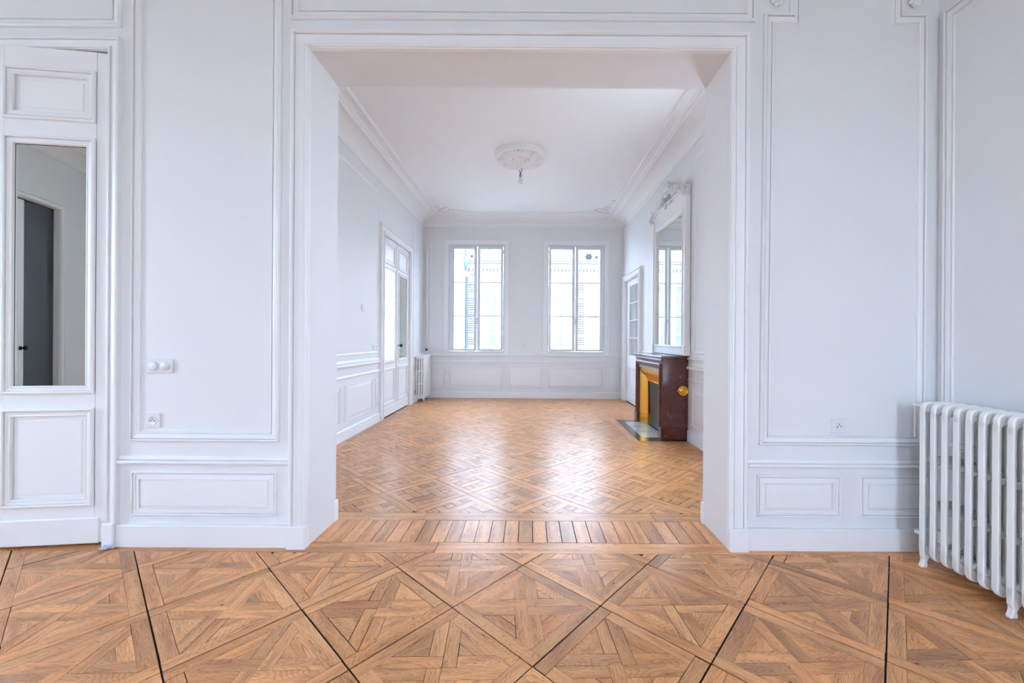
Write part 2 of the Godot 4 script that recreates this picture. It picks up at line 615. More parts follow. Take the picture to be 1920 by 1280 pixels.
func floors() -> void:
	var f := thing("floor", "diagonal oak parquet of the front room, small diamond panels with woven strips", "floor", Vector3.ZERO, 0.0, "", "structure")
	obj("subfloor", b3(FLX - 0.3, FRX + 0.3, -0.25, -0.0028, -FBZ - 0.3, 2.64), M.sub, f, true)
	var all := []
	var clip := [Vector2(FLX, 0.75), Vector2(FRX, 0.75), Vector2(FRX, 2.243), Vector2(FLX, 2.243)]
	var e1 := Vector2(0.6533, 0.0178)
	var e2 := Vector2(-0.045, 0.6575)
	var o := Vector2(-0.005, 1.797)
	for i in range(-9, 5):
		for j in range(-3, 3):
			for h in [0.0, 0.5]:
				var c: Vector2 = o + e1 * (i + h) + e2 * (j + h)
				if c.y > 0.35 and c.y < 2.65 and c.x > FLX - 0.4 and c.x < FRX + 0.4:
					panel_front(c, e1, e2, clip, all)
	board_row(FLX, FRX, 2.243, 2.362, 2.1, all)
	for k in 28:     # threshold boards lying across the opening
		var x0 := OX0 + 0.0857 * k - 0.01
		piece(poly([Vector2(x0, 2.362), Vector2(x0 + 0.0857, 2.362), Vector2(x0 + 0.0857, 2.648), Vector2(x0, 2.648)]), Vector2(0, 1), rng.randf_range(0.0012, 0.0028), [Vector2(OX0 - 0.01, 2), Vector2(OX1 + 0.01, 2), Vector2(OX1 + 0.01, 3), Vector2(OX0 - 0.01, 3)], [], all)
	board_row(FLX, FRX, -FBZ, 0.75, 1.8, all)
	lay(f, all, Vector2(-1.34, 1.26))

	var g := thing("floor", "lighter diagonal parquet of the far room, square panels of basket weave", "floor", Vector3.ZERO, 0.0, "", "structure")
	obj("subfloor", b3(LX - 0.3, RX + 0.3, -0.25, -0.0028, 2.64, WD + 0.3), M.sub, g, true)
	all = []
	board_row(LX, RX, 2.648, 2.768, 1.55, all)
	board_row(LX, RX, WD - 0.115, WD, 1.6, all)
	board_row(LX, LX + 0.115, 2.768, WD - 0.115, 1.7, all, false)
	board_row(RX - 0.10, RX, 2.768, 4.70, 1.5, all, false)
	board_row(RX - 0.10, RX, 6.06, WD - 0.115, 1.5, all, false)
	board_row(1.185, 1.285, 4.70, 6.06, 1.5, all, false)
	board_row(1.285, RX, 4.70, 4.76, 1.5, all)
	board_row(1.285, RX, 5.99, 6.06, 1.5, all)
	var cf := [Vector2(LX + 0.115, 2.768), Vector2(RX - 0.10, 2.768), Vector2(RX - 0.10, WD - 0.115), Vector2(LX + 0.115, WD - 0.115)]
	var holes := [[Vector2(1.185, 4.70), Vector2(2.5, 4.70), Vector2(2.5, 6.06), Vector2(1.185, 6.06)]]
	var fa := Vector2(0.334, -0.334)
	var fb := Vector2(0.317, 0.317)
	var fo := Vector2(-0.464, 3.1015)
	for i in range(-14, 15):
		for j in range(-8, 20):
			var c := fo + fa * (i + 0.5) + fb * (j + 0.5)
			if c.x > LX - 0.25 and c.x < RX + 0.25 and c.y > 2.45 and c.y < WD + 0.2:
				panel_far(c, fa, fb, cf, holes, all)
	lay(g, all, Vector2(-0.48, 0.435))


# ---------------------------------------------------------------- mouldings used by walls and doors
func prof(a: Array) -> Array:
	var out := []
	for i in range(0, a.size(), 2):
		out.append(Vector2(a[i], a[i + 1]))
	return out


var P_PANEL := prof([0, 0, 0, 0.010, 0.003, 0.016, 0.009, 0.021, 0.014, 0.019, 0.0155, 0.003, 0.0185, 0.003, 0.0195, 0.013, 0.032, 0.011, 0.043, 0.007, 0.0445, 0.001, 0.0470, 0.001, 0.048, 0.010, 0.053, 0.010, 0.055, 0])
var P_LOW := prof([0, 0, 0, 0.010, 0.004, 0.013, 0.009, 0.011, 0.0105, 0.001, 0.0135, 0.001, 0.0145, 0.009, 0.021, 0.009, 0.023, 0.002, 0.044, 0.008, 0.044, 0.0005])
var P_RAIL := prof([0.004, 0, 0.004, 0.006, 0, 0.009, 0, 0.016, 0.004, 0.022, 0.012, 0.025, 0.020, 0.022, 0.0225, 0.012, 0.0235, 0.004, 0.026, 0.004, 0.027, 0.011, 0.038, 0.008, 0.044, 0.004, 0.046, 0])
var P_CASE := prof([0, 0, 0, 0.030, 0.004, 0.036, 0.016, 0.038, 0.022, 0.032, 0.0235, 0.020, 0.0262, 0.020, 0.027, 0.027, 0.060, 0.023, 0.073, 0.022, 0.0745, 0.012, 0.0772, 0.012, 0.078, 0.028, 0.084, 0.033, 0.092, 0.032, 0.095, 0.024, 0.100, 0.022, 0.103, 0.0])
var P_DOOR := prof([0, 0, 0, 0.010, 0.003, 0.014, 0.010, 0.017, 0.016, 0.014, 0.0175, 0.003, 0.0200, 0.003, 0.021, 0.009, 0.034, 0.006, 0.040, 0.008, 0.045, 0.006, 0.047, -0.006])


# a raised panel: moulding round a field that stands a little proud
func low_panel(par: Node3D, o: Vector3, ex: Vector3, ey: Vector3, ez: Vector3, x0: float, x1: float, y0: float, y1: float) -> void:
	var sh := Sh.new()
	sh.mould(rect_path(o, ex, ey, x0, x1, y0, y1), P_LOW, ez, true)
	obj("moulding", sh, M.gloss, par, true)
	var fl := Sh.new()
	fl.prism(poly([Vector2(x0 + 0.05, y0 + 0.05), Vector2(x1 - 0.05, y0 + 0.05), Vector2(x1 - 0.05, y1 - 0.05), Vector2(x0 + 0.05, y1 - 0.05)]), o, ex, ey, ez, -0.006, 0.006, 0.004)
	obj("raised_panel", fl, M.gloss, par, true)


func run(par: Node3D, called: String, path: Array, pr: Array, ez: Vector3, closed := false, flip := false, m: Material = null) -> MeshInstance3D:
	var sh := Sh.new()
	sh.mould(path, pr, ez, closed, flip)
	return obj(called, sh, m if m else M.gloss, par, true)


func base_board(side: String, label: String, lo: Vector3, hi: Vector3, out: Vector3) -> Node3D:
	var b := thing("baseboard_" + side, label, "baseboard", Vector3.ZERO, 0.0, "", "structure")
	var sh := Sh.new()
	sh.box(lo, hi, 0.006)
	obj("board", sh, M.gloss, b, true)
	return b


# ---------------------------------------------------------------- front room shell
func front_room() -> void:
	var F := Vector3(0, 0, -FD)
	var ex := Vector3.RIGHT
	var ey := Vector3.UP
	var ez := Vector3(0, 0, 1)
	var w := thing("wall_front", "white panelled wall with the wide cased opening into the far room", "wall", Vector3.ZERO, 0.0, "", "structure")
	var sh := b3(-2.381, OX0, -0.02, CH, FD, BD)
	b3(OX1, FRX + 0.3, -0.02, CH, FD, BD, 0.0, sh)
	b3(OX0, OX1, OH, CH, FD, BD, 0.0, sh)
	b3(FLX - 0.3, -3.60, -0.02, CH, FD, BD, 0.0, sh)
	b3(-3.60, -2.381, 2.80, CH, FD, BD, 0.0, sh)
	b3(-3.60, -2.381, -0.02, 2.80, FD + 0.12, BD, 0.0, sh)
	obj("plaster", sh, M.paint, w, true)
	# tall panel left of the opening, and the one with stepped corners on the right
	run(w, "panel_moulding", rect_path(F, ex, ey, -2.257, -1.412, 0.590, 3.30), P_PANEL, ez, true)
	var st := []
	for p in [[1.303, 0.590], [2.237, 0.590], [2.237, 3.030], [2.102, 3.030], [2.102, 3.34], [1.463, 3.34], [1.463, 3.030], [1.316, 3.030]]:
		st.append(F + ex * p[0] + ey * p[1])
	run(w, "panel_moulding", st, P_PANEL, ez, true)
	run(w, "panel_moulding", rect_path(F, ex, ey, -1.366, 1.266, 2.984, 3.40), P_PANEL, ez, true)
	run(w, "panel_moulding", rect_path(F, ex, ey, -3.66, -2.322, 2.930, 3.40), P_PANEL, ez, true)
	# chair rails
	run(w, "chair_rail", [F + Vector3(-2.325, 0.462, 0), F + Vector3(-1.353, 0.462, 0)], P_RAIL, ez)
	run(w, "chair_rail", [F + Vector3(1.238, 0.464, 0), F + Vector3(FRX, 0.464, 0)], P_RAIL, ez)
	low_panel(w, F, ex, ey, ez, -2.250, -1.428, 0.172, 0.420)
	low_panel(w, F, ex, ey, ez, 1.293, 1.766, 0.183, 0.420)
	low_panel(w, F, ex, ey, ez, 1.876, 2.262, 0.183, 0.420)
	for x in [1.389, 2.166]:
		var r := Sh.new()
		for k in 6:
			var a := TAU * k / 6.0 + 0.3
			var u := Vector3(cos(a), sin(a), 0)
			r.ball(F + Vector3(x, 3.106, 0.012) + u * 0.022, Vector3(0.015, 0.015, 0.014), 10)
		r.ball(F + Vector3(x, 3.106, 0.018), Vector3(0.013, 0.013, 0.014), 10)
		obj("rosette", r, M.gloss, w, true)

	var t := thing("trim_1", "stepped white casing round the wide opening", "door casing", Vector3.ZERO, 0.0, "", "structure")
	run(t, "casing", [F + Vector3(OX0 - 0.1, 0.125, 0), F + Vector3(OX0 - 0.1, OH + 0.1, 0), F + Vector3(OX1 + 0.1, OH + 0.1, 0), F + Vector3(OX1 + 0.1, 0.125, 0)], P_CASE, ez, false, true)
	for x in [OX0 - 0.104, OX1 - 0.003]:
		var q := Sh.new()
		q.box(Vector3(x, -0.005, -FD - 0.01), Vector3(x + 0.107, 0.128, -FD + 0.044), 0.006)
		obj("plinth_block", q, M.gloss, t, true)
	t = thing("trim_2", "white casing round the mirrored door on the left", "door casing", Vector3.ZERO, 0.0, "", "structure")
	var pc := []
	for p in P_CASE:
		pc.append(Vector2(p.x * 0.66, p.y * 0.8))
	run(t, "casing", [F + Vector3(-3.665, 0.133, 0), F + Vector3(-3.665, 2.866, 0), F + Vector3(-2.318, 2.866, 0), F + Vector3(-2.318, 0.133, 0)], pc, ez, false, true)
	var q := Sh.new()
	q.box(Vector3(-2.386, -0.005, -FD - 0.01), Vector3(-2.318, 0.136, -FD + 0.042), 0.006)
	obj("plinth_block", q, M.gloss, t, true)

	base_board("front", "white baseboard under the low panel between mirrored door and opening", w3(-2.32, -0.005, FD + 0.01), w3(-1.35, 0.122, FD - 0.026), ez)
	base_board("front", "white baseboard right of the opening, running behind the large radiator", w3(1.232, -0.005, FD + 0.01), w3(FRX, 0.122, FD - 0.026), ez)

	# right-hand wall behind the radiator
	var R := Vector3(FRX, 0, 0)
	var rx := Vector3(0, 0, -1)
	var rz := Vector3(-1, 0, 0)
	w = thing("wall_right", "white side wall of the front room behind the large radiator", "wall", Vector3.ZERO, 0.0, "", "structure")
	obj("plaster", b3(FRX, FRX + 0.3, -0.02, CH, -FBZ - 0.3, BD), M.paint, w, true)
	run(w, "panel_moulding", rect_path(R, rx, ey, 0.9, 2.276, 0.590, 3.022), P_PANEL, rz, true, true)
	run(w, "chair_rail", [R + Vector3(0, 0.464, -2.3), R + Vector3(0, 0.464, 2.5)], P_RAIL, rz)
	base_board("right", "white baseboard along the side wall behind the large radiator", Vector3(FRX - 0.024, -0.005, -FD + 0.02), Vector3(FRX + 0.01, 0.122, FBZ), rz)
	# left-hand wall: seen only in the door mirror, with its dark grey door panel
	w = thing("wall_left", "white wall with a dark grey door panel, reflected in the door mirror", "wall", Vector3.ZERO, 0.0, "", "structure")
	sh = b3(FLX - 0.3, FLX, -0.02, CH, -0.29, 0.45)
	b3(FLX - 0.3, FLX, -0.02, 0.6, 0.45, 1.35, 0.0, sh)
	b3(FLX - 0.3, FLX, 3.0, CH, 0.45, 1.35, 0.0, sh)
	b3(FLX - 0.3, FLX, -0.02, CH, 1.35, FD, 0.0, sh)
	b3(FLX - 0.3, FLX, 2.79, CH, -1.33, -0.29, 0.0, sh)
	b3(FLX - 0.3, FLX, -0.02, CH, -FBZ - 0.3, -1.33, 0.0, sh)
	obj("plaster", sh, M.paint, w, true)
	run(w, "casing", [Vector3(FLX, 0, 1.40), Vector3(FLX, 2.86, 1.40), Vector3(FLX, 2.86, 0.22), Vector3(FLX, 0, 0.22)], pc, Vector3.RIGHT, false, true)
	sh = b3(FLX - 0.10, FLX - 0.058, -0.02, 2.79, -1.33, -0.29)
	obj("dark_door_panel", sh, M.hall, w, true)
	var lw := thing("window_7", "window added for light in the front room's left wall, out of view", "window", Vector3.ZERO, 0.0, "", "structure")
	sh = Sh.new()
	for e in [[0.45, 0.51, 0.6, 3.0], [1.29, 1.35, 0.6, 3.0], [0.87, 0.93, 0.66, 2.94], [0.51, 1.29, 0.6, 0.66], [0.51, 1.29, 2.94, 3.0]]:
		sh.box(w3(FLX - 0.13, e[2], e[1]), w3(FLX - 0.07, e[3], e[0]), 0.006)
	obj("frame", sh, M.sash, lw, true)  # unseen window, added to light the right wall and radiator
	for e in [[0.51, 0.87], [0.93, 1.29]]:
		sh = Sh.new()
		sh.box(w3(FLX - 0.102, 0.66, e[1]), w3(FLX - 0.098, 2.94, e[0]))
		obj("pane", sh, M.glass, lw, true)
	# rear wall with the street windows that light both rooms
	w = thing("wall_back", "white rear wall of the front room with three tall street windows", "wall", Vector3.ZERO, 0.0, "", "structure")
	sh = Sh.new()
	var xs := [-3.9, -0.95, 1.45]
	var half := [0.175, 0.33, 0.37]
	var x0 := FLX - 0.3
	for k in 3:
		var x: float = xs[k]
		var wh: float = half[k]
		b3(x0, x - wh, -0.02, CH, -FBZ, -FBZ - 0.3, 0.0, sh)
		b3(x - wh, x + wh, -0.02, 0.35, -FBZ, -FBZ - 0.3, 0.0, sh)
		b3(x - wh, x + wh, 3.15, CH, -FBZ, -FBZ - 0.3, 0.0, sh)
		x0 = x + wh
	b3(x0, FRX + 0.3, -0.02, CH, -FBZ, -FBZ - 0.3, 0.0, sh)
	obj("plaster", sh, M.paint, w, true)
	for k in 3:
		var x: float = xs[k]
		var wh: float = half[k]
		var wn := thing("window_%d" % (k + 3), ["street window in the rear wall nearest the dark grey panel, out of view", "middle street window in the rear wall, out of view", "street window in the rear wall nearest the large radiator, out of view"][k], "window", Vector3.ZERO, 0.0, "", "structure")
		sh = Sh.new()
		for e in [[-wh, -wh + 0.07, 0.35, 3.15], [wh - 0.07, wh, 0.35, 3.15], [-0.045, 0.045, 0.42, 3.08], [-wh + 0.07, wh - 0.07, 0.35, 0.42], [-wh + 0.07, wh - 0.07, 3.08, 3.15]]:
			sh.box(Vector3(x + e[0], e[2], FBZ + 0.06), Vector3(x + e[1], e[3], FBZ + 0.12), 0.006)
		obj("frame", sh, M.sash, wn, true)
		for s in [-1, 1]:
			sh = Sh.new()
			sh.box(Vector3(x + (0.045 if s > 0 else -wh + 0.07), 0.42, FBZ + 0.088), Vector3(x + (wh - 0.07 if s > 0 else -0.045), 3.08, FBZ + 0.092))
			obj("pane", sh, M.glass, wn, true)

	var c := thing("ceiling", "white ceiling of the front room", "ceiling", Vector3.ZERO, 0.0, "", "structure")
	obj("slab", b3(FLX - 0.3, FRX + 0.3, CH, CH + 0.3, -FBZ - 0.3, BD), M.plaster, c, true)
	t = thing("trim_3", "coved ceiling cornice of the front room", "cornice", Vector3.ZERO, 0.0, "", "structure")
	var pr := cornice_profile()
	run(t, "cove", [Vector3(FLX, 0, -FD), Vector3(FLX, 0, FBZ), Vector3(FRX, 0, FBZ), Vector3(FRX, 0, -FD)], pr, Vector3.UP, true, false, M.plaster)


func cornice_profile() -> Array:
	var pr := prof([0, 3.405, 0.012, 3.405, 0.020, 3.412, 0.022, 3.424, 0.016, 3.434, 0.010, 3.437])
	for k in 11:
		var a := PI / 2 * k / 10.0
		pr.append(Vector2(0.010 + 0.19 * (1.0 - cos(a)), 3.440 + 0.125 * sin(a)))
	pr.append_array(prof([0.200, 3.552, 0.212, 3.549, 0.226, 3.553, 0.232, 3.566, 0.232, 3.575, 0.250, 3.578, 0.258, 3.590, 0.262, 3.601, 0.330, 3.604, 0.334, 3.596, 0.344, 3.591, 0.356, 3.594, 0.362, 3.606, 0.364, 3.62]))
	return pr


# ---------------------------------------------------------------- far room shell
func wainscot(w: Node3D, o: Vector3, ex: Vector3, ez: Vector3, x0: float, x1: float) -> void:
	var ey := Vector3.UP
	var flip := ex.cross(ey).dot(ez) < 0.0
	run(w, "chair_rail", [o + ex * x0 + ey * 0.836, o + ex * x1 + ey * 0.836], wide(P_RAIL, 1.7, 1.25), ez, false, flip)
	run(w, "chair_rail", [o + ex * x0 + ey * 0.712, o + ex * x1 + ey * 0.712], prof([0, 0, 0, 0.008, 0.004, 0.014, 0.012, 0.015, 0.018, 0.010, 0.026, 0.006, 0.03, 0]), ez, false, flip)


func far_room() -> void:
	var ey := Vector3.UP
	# left wall with the double mirrored door
	var L := Vector3(LX, 0, 0)
	var lx := Vector3(0, 0, -1)
	var lz := Vector3(1, 0, 0)
	var w := thing("wall_left", "white panelled left wall of the far room with double mirrored door", "wall", Vector3.ZERO, 0.0, "", "structure")
	var sh := b3(LX - 0.3, LX, -0.02, CH, BD, 5.915)
	b3(LX - 0.3, LX, 2.712, CH, 5.915, 7.235, 0.0, sh)
	b3(LX - 0.3, LX, -0.02, CH, 7.235, WD + 0.3, 0.0, sh)
	b3(LX - 0.3, LX - 0.09, -0.02, 0.80, 5.915, 7.235, 0.0, sh)
	b3(LX - 0.3, LX - 0.09, 2.26, 2.712, 5.915, 7.235, 0.0, sh)
	b3(LX - 0.3, LX - 0.09, 0.80, 2.26, 5.915, 5.985, 0.0, sh)
	b3(LX - 0.3, LX - 0.09, 0.80, 2.26, 6.505, 7.235, 0.0, sh)  # wall left open behind the near leaf, an added source of daylight
	obj("plaster", sh, M.paint, w, true)
	# seen from the room, the left wall's x runs towards the viewer
	var lr := Vector3(0, 0, 1)
	wainscot(w, L, lx, lz, BD, 5.79)
	wainscot(w, L, lx, lz, 7.36, WD)
	for e in [[2.75, 3.55], [3.66, 4.60], [4.725, 5.545], [5.655, 5.77]]:
		low_panel_l(w, L, e[0], e[1])
	low_panel_l(w, L, 7.42, 8.10)
	run(w, "panel_moulding", rect_path(L, lr, ey, -5.735, -3.86, 0.975, 3.25), prof([0, 0, 0, 0.004, 0.006, 0.009, 0.016, 0.008, 0.022, 0.003, 0.026, 0]), lz, true, true)
	run(w, "panel_moulding", rect_path(L, lr, ey, -8.10, -7.42, 0.975, 3.25), prof([0, 0, 0, 0.004, 0.006, 0.009, 0.016, 0.008, 0.022, 0.003, 0.026, 0]), lz, true, true)
	base_board("left", "white baseboard of the far room's left wall before the double door", Vector3(LX - 0.01, -0.004, -5.79), Vector3(LX + 0.018, 0.128, -BD), lz)
	base_board("left", "white baseboard of the left wall behind the small radiator", Vector3(LX - 0.01, -0.004, -WD), Vector3(LX + 0.018, 0.128, -7.36), lz)
	var t := thing("trim_4", "white casing round the double mirrored door", "door casing", Vector3.ZERO, 0.0, "", "structure")
	run(t, "casing", [L + Vector3(0, 0, -5.785), L + Vector3(0, 2.835, -5.785), L + Vector3(0, 2.835, -7.365), L + Vector3(0, 0, -7.365)], wide(P_CASE, 1.26, 1.15), lz, false, true)

	# right wall with the fireplace and the small-paned door
	var R := Vector3(RX, 0, 0)
	var rz := Vector3(-1, 0, 0)
	w = thing("wall_right", "white right wall of the far room behind the fireplace", "wall", Vector3.ZERO, 0.0, "", "structure")
	sh = b3(RX, RX + 0.3, -0.02, CH, BD, SW0)
	b3(RX, RX + 0.3, -0.02, SWY0, SW0, SW1, 0.0, sh)
	b3(RX, RX + 0.3, SWY1, CH, SW0, SW1, 0.0, sh)
	b3(RX, RX + 0.3, -0.02, CH, SW1, 6.865, 0.0, sh)
	b3(RX, RX + 0.3, 2.305, CH, 6.865, 7.905, 0.0, sh)
	b3(RX, RX + 0.3, -0.02, CH, 7.905, WD + 0.3, 0.0, sh)
	b3(RX + 0.09, RX + 0.3, -0.02, 2.305, 6.865, 7.905, 0.0, sh)
	obj("plaster", sh, M.paint, w, true)
	run(w, "panel_moulding", rect_path(R, Vector3(0, 0, -1), ey, 4.12, 4.62, 1.03, 3.25), prof([0, 0, 0, 0.004, 0.006, 0.009, 0.016, 0.008, 0.022, 0.003, 0.026, 0]), rz, true, true)
	for e in [[BD, 4.77], [6.0, 6.76]]:
		wainscot(w, R, Vector3(0, 0, -1), rz, e[0], e[1])
		run(w, "chair_rail", [R + Vector3(0, 0.955, -e[0]), R + Vector3(0, 0.955, -e[1])], P_RAIL, rz, false, true)
	for e in [[2.75, 3.6], [3.72, 4.66], [6.1, 6.7]]:
		low_panel(w, R, Vector3(0, 0, 1), ey, rz, -e[1], -e[0], 0.20, 0.63)
	base_board("right", "white baseboard of the right wall beside the fireplace", Vector3(RX - 0.018, -0.004, -4.775), Vector3(RX + 0.01, 0.128, -BD), rz)
	base_board("right", "white baseboard of the right wall between fireplace and small-paned door", Vector3(RX - 0.018, -0.004, -6.76), Vector3(RX + 0.01, 0.128, -5.99), rz)
	t = thing("trim_5", "thick white casing round the small-paned door", "door casing", Vector3.ZERO, 0.0, "", "structure")
	run(t, "casing", [R + Vector3(0, 0, -6.755), R + Vector3(0, 2.415, -6.755), R + Vector3(0, 2.415, -8.015), R + Vector3(0, 0, -8.015)], wide(P_CASE, 1.08, 1.6), rz)

	# far wall with two windows
	var W := Vector3(0, 0, -WD)
	var wz := Vector3(0, 0, 1)
	w = thing("wall_far", "white end wall of the far room with two tall casement windows", "wall", Vector3.ZERO, 0.0, "", "structure")
	sh = b3(LX - 0.3, -1.627, -0.02, CH, WD, WD + 0.3)
	b3(-0.512, 0.352, -0.02, CH, WD, WD + 0.3, 0.0, sh)
	b3(1.499, RX + 0.3, -0.02, CH, WD, WD + 0.3, 0.0, sh)
	for e in [[-1.627, -0.512], [0.352, 1.499]]:
		b3(e[0], e[1], -0.02, 0.915, WD, WD + 0.3, 0.0, sh)
		b3(e[0], e[1], 3.07, CH, WD, WD + 0.3, 0.0, sh)
	obj("plaster", sh, M.paint, w, true)
	run(w, "chair_rail", [W + Vector3(LX, 0.832, 0), W + Vector3(RX, 0.832, 0)], wide(P_RAIL, 1.5, 1.2), wz)
	run(w, "chair_rail", [W + Vector3(LX, 0.716, 0), W + Vector3(RX, 0.716, 0)], prof([0, 0, 0, 0.008, 0.004, 0.014, 0.012, 0.015, 0.018, 0.010, 0.026, 0.006, 0.03, 0]), wz)
	for e in [[-2.06, -1.69], [-1.625, -0.53], [-0.435, 0.275], [0.372, 1.462], [1.55, 1.79]]:
		low_panel(w, W, Vector3.RIGHT, ey, wz, e[0], e[1], 0.205, 0.640)
	for e in [[-2.0, -1.76, 1.0, 3.2], [-0.385, 0.235, 1.0, 3.2]]:
		run(w, "panel_moulding", rect_path(W, Vector3.RIGHT, ey, e[0], e[1], e[2], e[3]), prof([0, 0, 0, 0.003, 0.005, 0.007, 0.014, 0.006, 0.02, 0]), wz, true)
	base_board("far", "white baseboard along the window wall of the far room", w3(LX, -0.004, WD + 0.01), w3(RX, 0.125, WD - 0.022), wz)
	t = thing("trim_6", "flat white architraves round the two windows", "window casing", Vector3.ZERO, 0.0, "", "structure")
	for e in [[-1.727, -0.412], [0.262, 1.589]]:
		run(t, "architrave", [W + Vector3(e[0], 0.88, 0), W + Vector3(e[0], 3.165, 0), W + Vector3(e[1], 3.165, 0), W + Vector3(e[1], 0.88, 0)], prof([0, 0, 0, 0.012, 0.004, 0.016, 0.012, 0.014, 0.016, 0.011, 0.094, 0.010, 0.097, 0.006, 0.099, 0]), wz, false, true)

	var wx := RX + 0.1
	var wn := thing("window_6", "unseen window added in the right wall to brighten the far room", "window", Vector3.ZERO, 0.0, "", "structure")
	sh = Sh.new()
	for e in [[SW0, SW0 + 0.06, SWY0, SWY1], [SW1 - 0.06, SW1, SWY0, SWY1], [SW0 + 0.06, SW1 - 0.06, SWY0, SWY0 + 0.06], [SW0 + 0.06, SW1 - 0.06, SWY1 - 0.06, SWY1]]:
		sh.box(w3(wx - 0.03, e[2], e[1]), w3(wx + 0.03, e[3], e[0]), 0.005)
	obj("frame", sh, M.sash, wn, true)
	sh = Sh.new()
	sh.box(w3(wx - 0.002, SWY0 + 0.06, SW1 - 0.06), w3(wx + 0.002, SWY1 - 0.06, SW0 + 0.06))
	obj("pane", sh, M.glass, wn, true)

	# the far side of the dividing wall and its plinth that shows past the jambs
	base_board("near", "white plinth ends past the back edge of the opening", w3(OX0 - 0.6, -0.004, BD - 0.03), w3(OX0 + 0.010, 0.132, BD + 0.018), wz)
	var p := get_node("baseboard_near") as Node3D
	sh = Sh.new()
	sh.box(w3(OX1 - 0.010, -0.004, BD + 0.018), w3(OX1 + 0.6, 0.132, BD - 0.03), 0.006)
	obj("board", sh, M.gloss, p, true)

	var c := thing("ceiling", "white ceiling of the far room", "ceiling", Vector3.ZERO, 0.0, "", "structure")
	obj("slab", b3(LX - 0.3, RX + 0.3, CH, CH + 0.3, BD, WD + 0.3), M.plaster, c, true)
	t = thing("trim_7", "coved ceiling cornice of the far room with scrolled corner relief", "cornice", Vector3.ZERO, 0.0, "", "structure")
	run(t, "cove", [Vector3(LX, 0, -WD), Vector3(LX, 0, -BD), Vector3(RX, 0, -BD), Vector3(RX, 0, -WD)], cornice_profile(), Vector3.UP, true, false, M.plaster)
	for s in [-1.0, 1.0]:
		var k := Vector3(LX + 0.36 if s < 0 else RX - 0.36, CH - 0.004, -WD + 0.36)
		var ix := Vector3(-s, 0, 0)
		var iz := Vector3(0, 0, 1)
		sh = Sh.new()
		sh.spiral(k + ix * 0.30 + iz * 0.10, ix, iz, 0.07, -1.2 * s, 2.2, 0.014, k + ix * 0.62 + iz * 0.01)
		sh.spiral(k + ix * 0.10 + iz * 0.30, iz, ix, 0.07, 1.2 * s, 2.2, 0.014, k + ix * 0.01 + iz * 0.60)
		sh.leaf(k + (ix + iz) * 0.03, k + (ix + iz) * 0.27, 0.06, Vector3.DOWN, 0.02)
		sh.leaf(k + (ix + iz) * 0.06, k + ix * 0.34 + iz * 0.04, 0.03, Vector3.DOWN, 0.016)
		sh.leaf(k + (ix + iz) * 0.06, k + iz * 0.34 + ix * 0.04, 0.03, Vector3.DOWN, 0.016)
		sh.tube([k + ix * 0.02 + iz * 0.66, k + ix * 0.09 + iz * 0.66], [0.012], 6)
		obj("corner_scroll", sh, M.plaster, t, true)


func wide(pr: Array, kx: float, ky: float) -> Array:
	var out := []
	for p in pr:
		out.append(Vector2(p.x * kx, p.y * ky))
	return out


func low_panel_l(w: Node3D, o: Vector3, d0: float, d1: float) -> void:
	var ey := Vector3.UP
	var ez := Vector3.RIGHT
	var ex := Vector3(0, 0, -1)     # right-handed with ey, ez: ex x ey = ez
	low_panel(w, o, ex, ey, ez, d0, d1, 0.20, 0.63)


# ---------------------------------------------------------------- doors
# leaf from x = 0 at the hinge to s * W; its face looks along +z
func leaf_body(r: Node3D, W: float, H: float, s: float, m: float, panels: Array, glazed := false) -> void:
	var sh := Sh.new()
	var T := 0.042
	var bx := func(x0: float, x1: float, y0: float, y1: float, z0: float, z1: float, b: float) -> void:
		sh.box(Vector3(minf(x0 * s, x1 * s), y0, z0), Vector3(maxf(x0 * s, x1 * s), y1, z1), b)
	bx.call(0.0, m, 0.0, H, -T, 0.0, 0.003)
	bx.call(W - m, W, 0.0, H, -T, 0.0, 0.003)
	var y := 0.0
	for p in panels:
		bx.call(m, W - m, y, p[0], -T, 0.0, 0.0)
		y = p[1]
	bx.call(m, W - m, y, H, -T, 0.0, 0.0)
	obj("leaf_frame", sh, M.gloss, r)
	for p in panels:
		var x0 := minf(m * s, (W - m) * s)
		var x1 := maxf(m * s, (W - m) * s)
		var ml := Sh.new()
		ml.mould(rect_path(Vector3.ZERO, Vector3.RIGHT, Vector3.UP, x0, x1, p[0], p[1]), P_DOOR, Vector3(0, 0, 1), true)
		if p[2] == "glass":
			var go := obj("glass_surround", ml, M.gloss, r)
			var gl := Sh.new()
			gl.box(Vector3(x0 + 0.0465, p[0] + 0.0465, -0.014), Vector3(x1 - 0.0465, p[1] - 0.0465, -0.010))
			obj("pane", gl, M.glass, go)
		elif p[2] == "mirror":
			var mo := obj("mirror_surround", ml, M.gloss, r)
			var g := Sh.new()
			g.box(Vector3(x0 + 0.0485, p[0] + 0.0475, -0.014), Vector3(x1 - 0.0485, p[1] - 0.0495, -0.008))
			obj("mirror_pane", g, M.mirror, mo)
			g = Sh.new()
			g.box(Vector3(x0 + 0.01, p[0] + 0.01, -0.030), Vector3(x1 - 0.01, p[1] - 0.01, -0.0142))
			obj("mirror_back", g, M.edge, mo)
		else:
			obj("panel_moulding", ml, M.gloss, r)
			var g := Sh.new()
			g.box(Vector3(x0, p[0], -0.030), Vector3(x1, p[1], -0.008))
			g.prism(poly([Vector2(x0 + 0.068, p[0] + 0.068), Vector2(x1 - 0.068, p[0] + 0.068), Vector2(x1 - 0.068, p[1] - 0.068), Vector2(x0 + 0.068, p[1] - 0.068)]), Vector3.ZERO, Vector3.RIGHT, Vector3.UP, Vector3(0, 0, 1), -0.012, -0.003, 0.004)
			obj("door_panel", g, M.gloss, r)


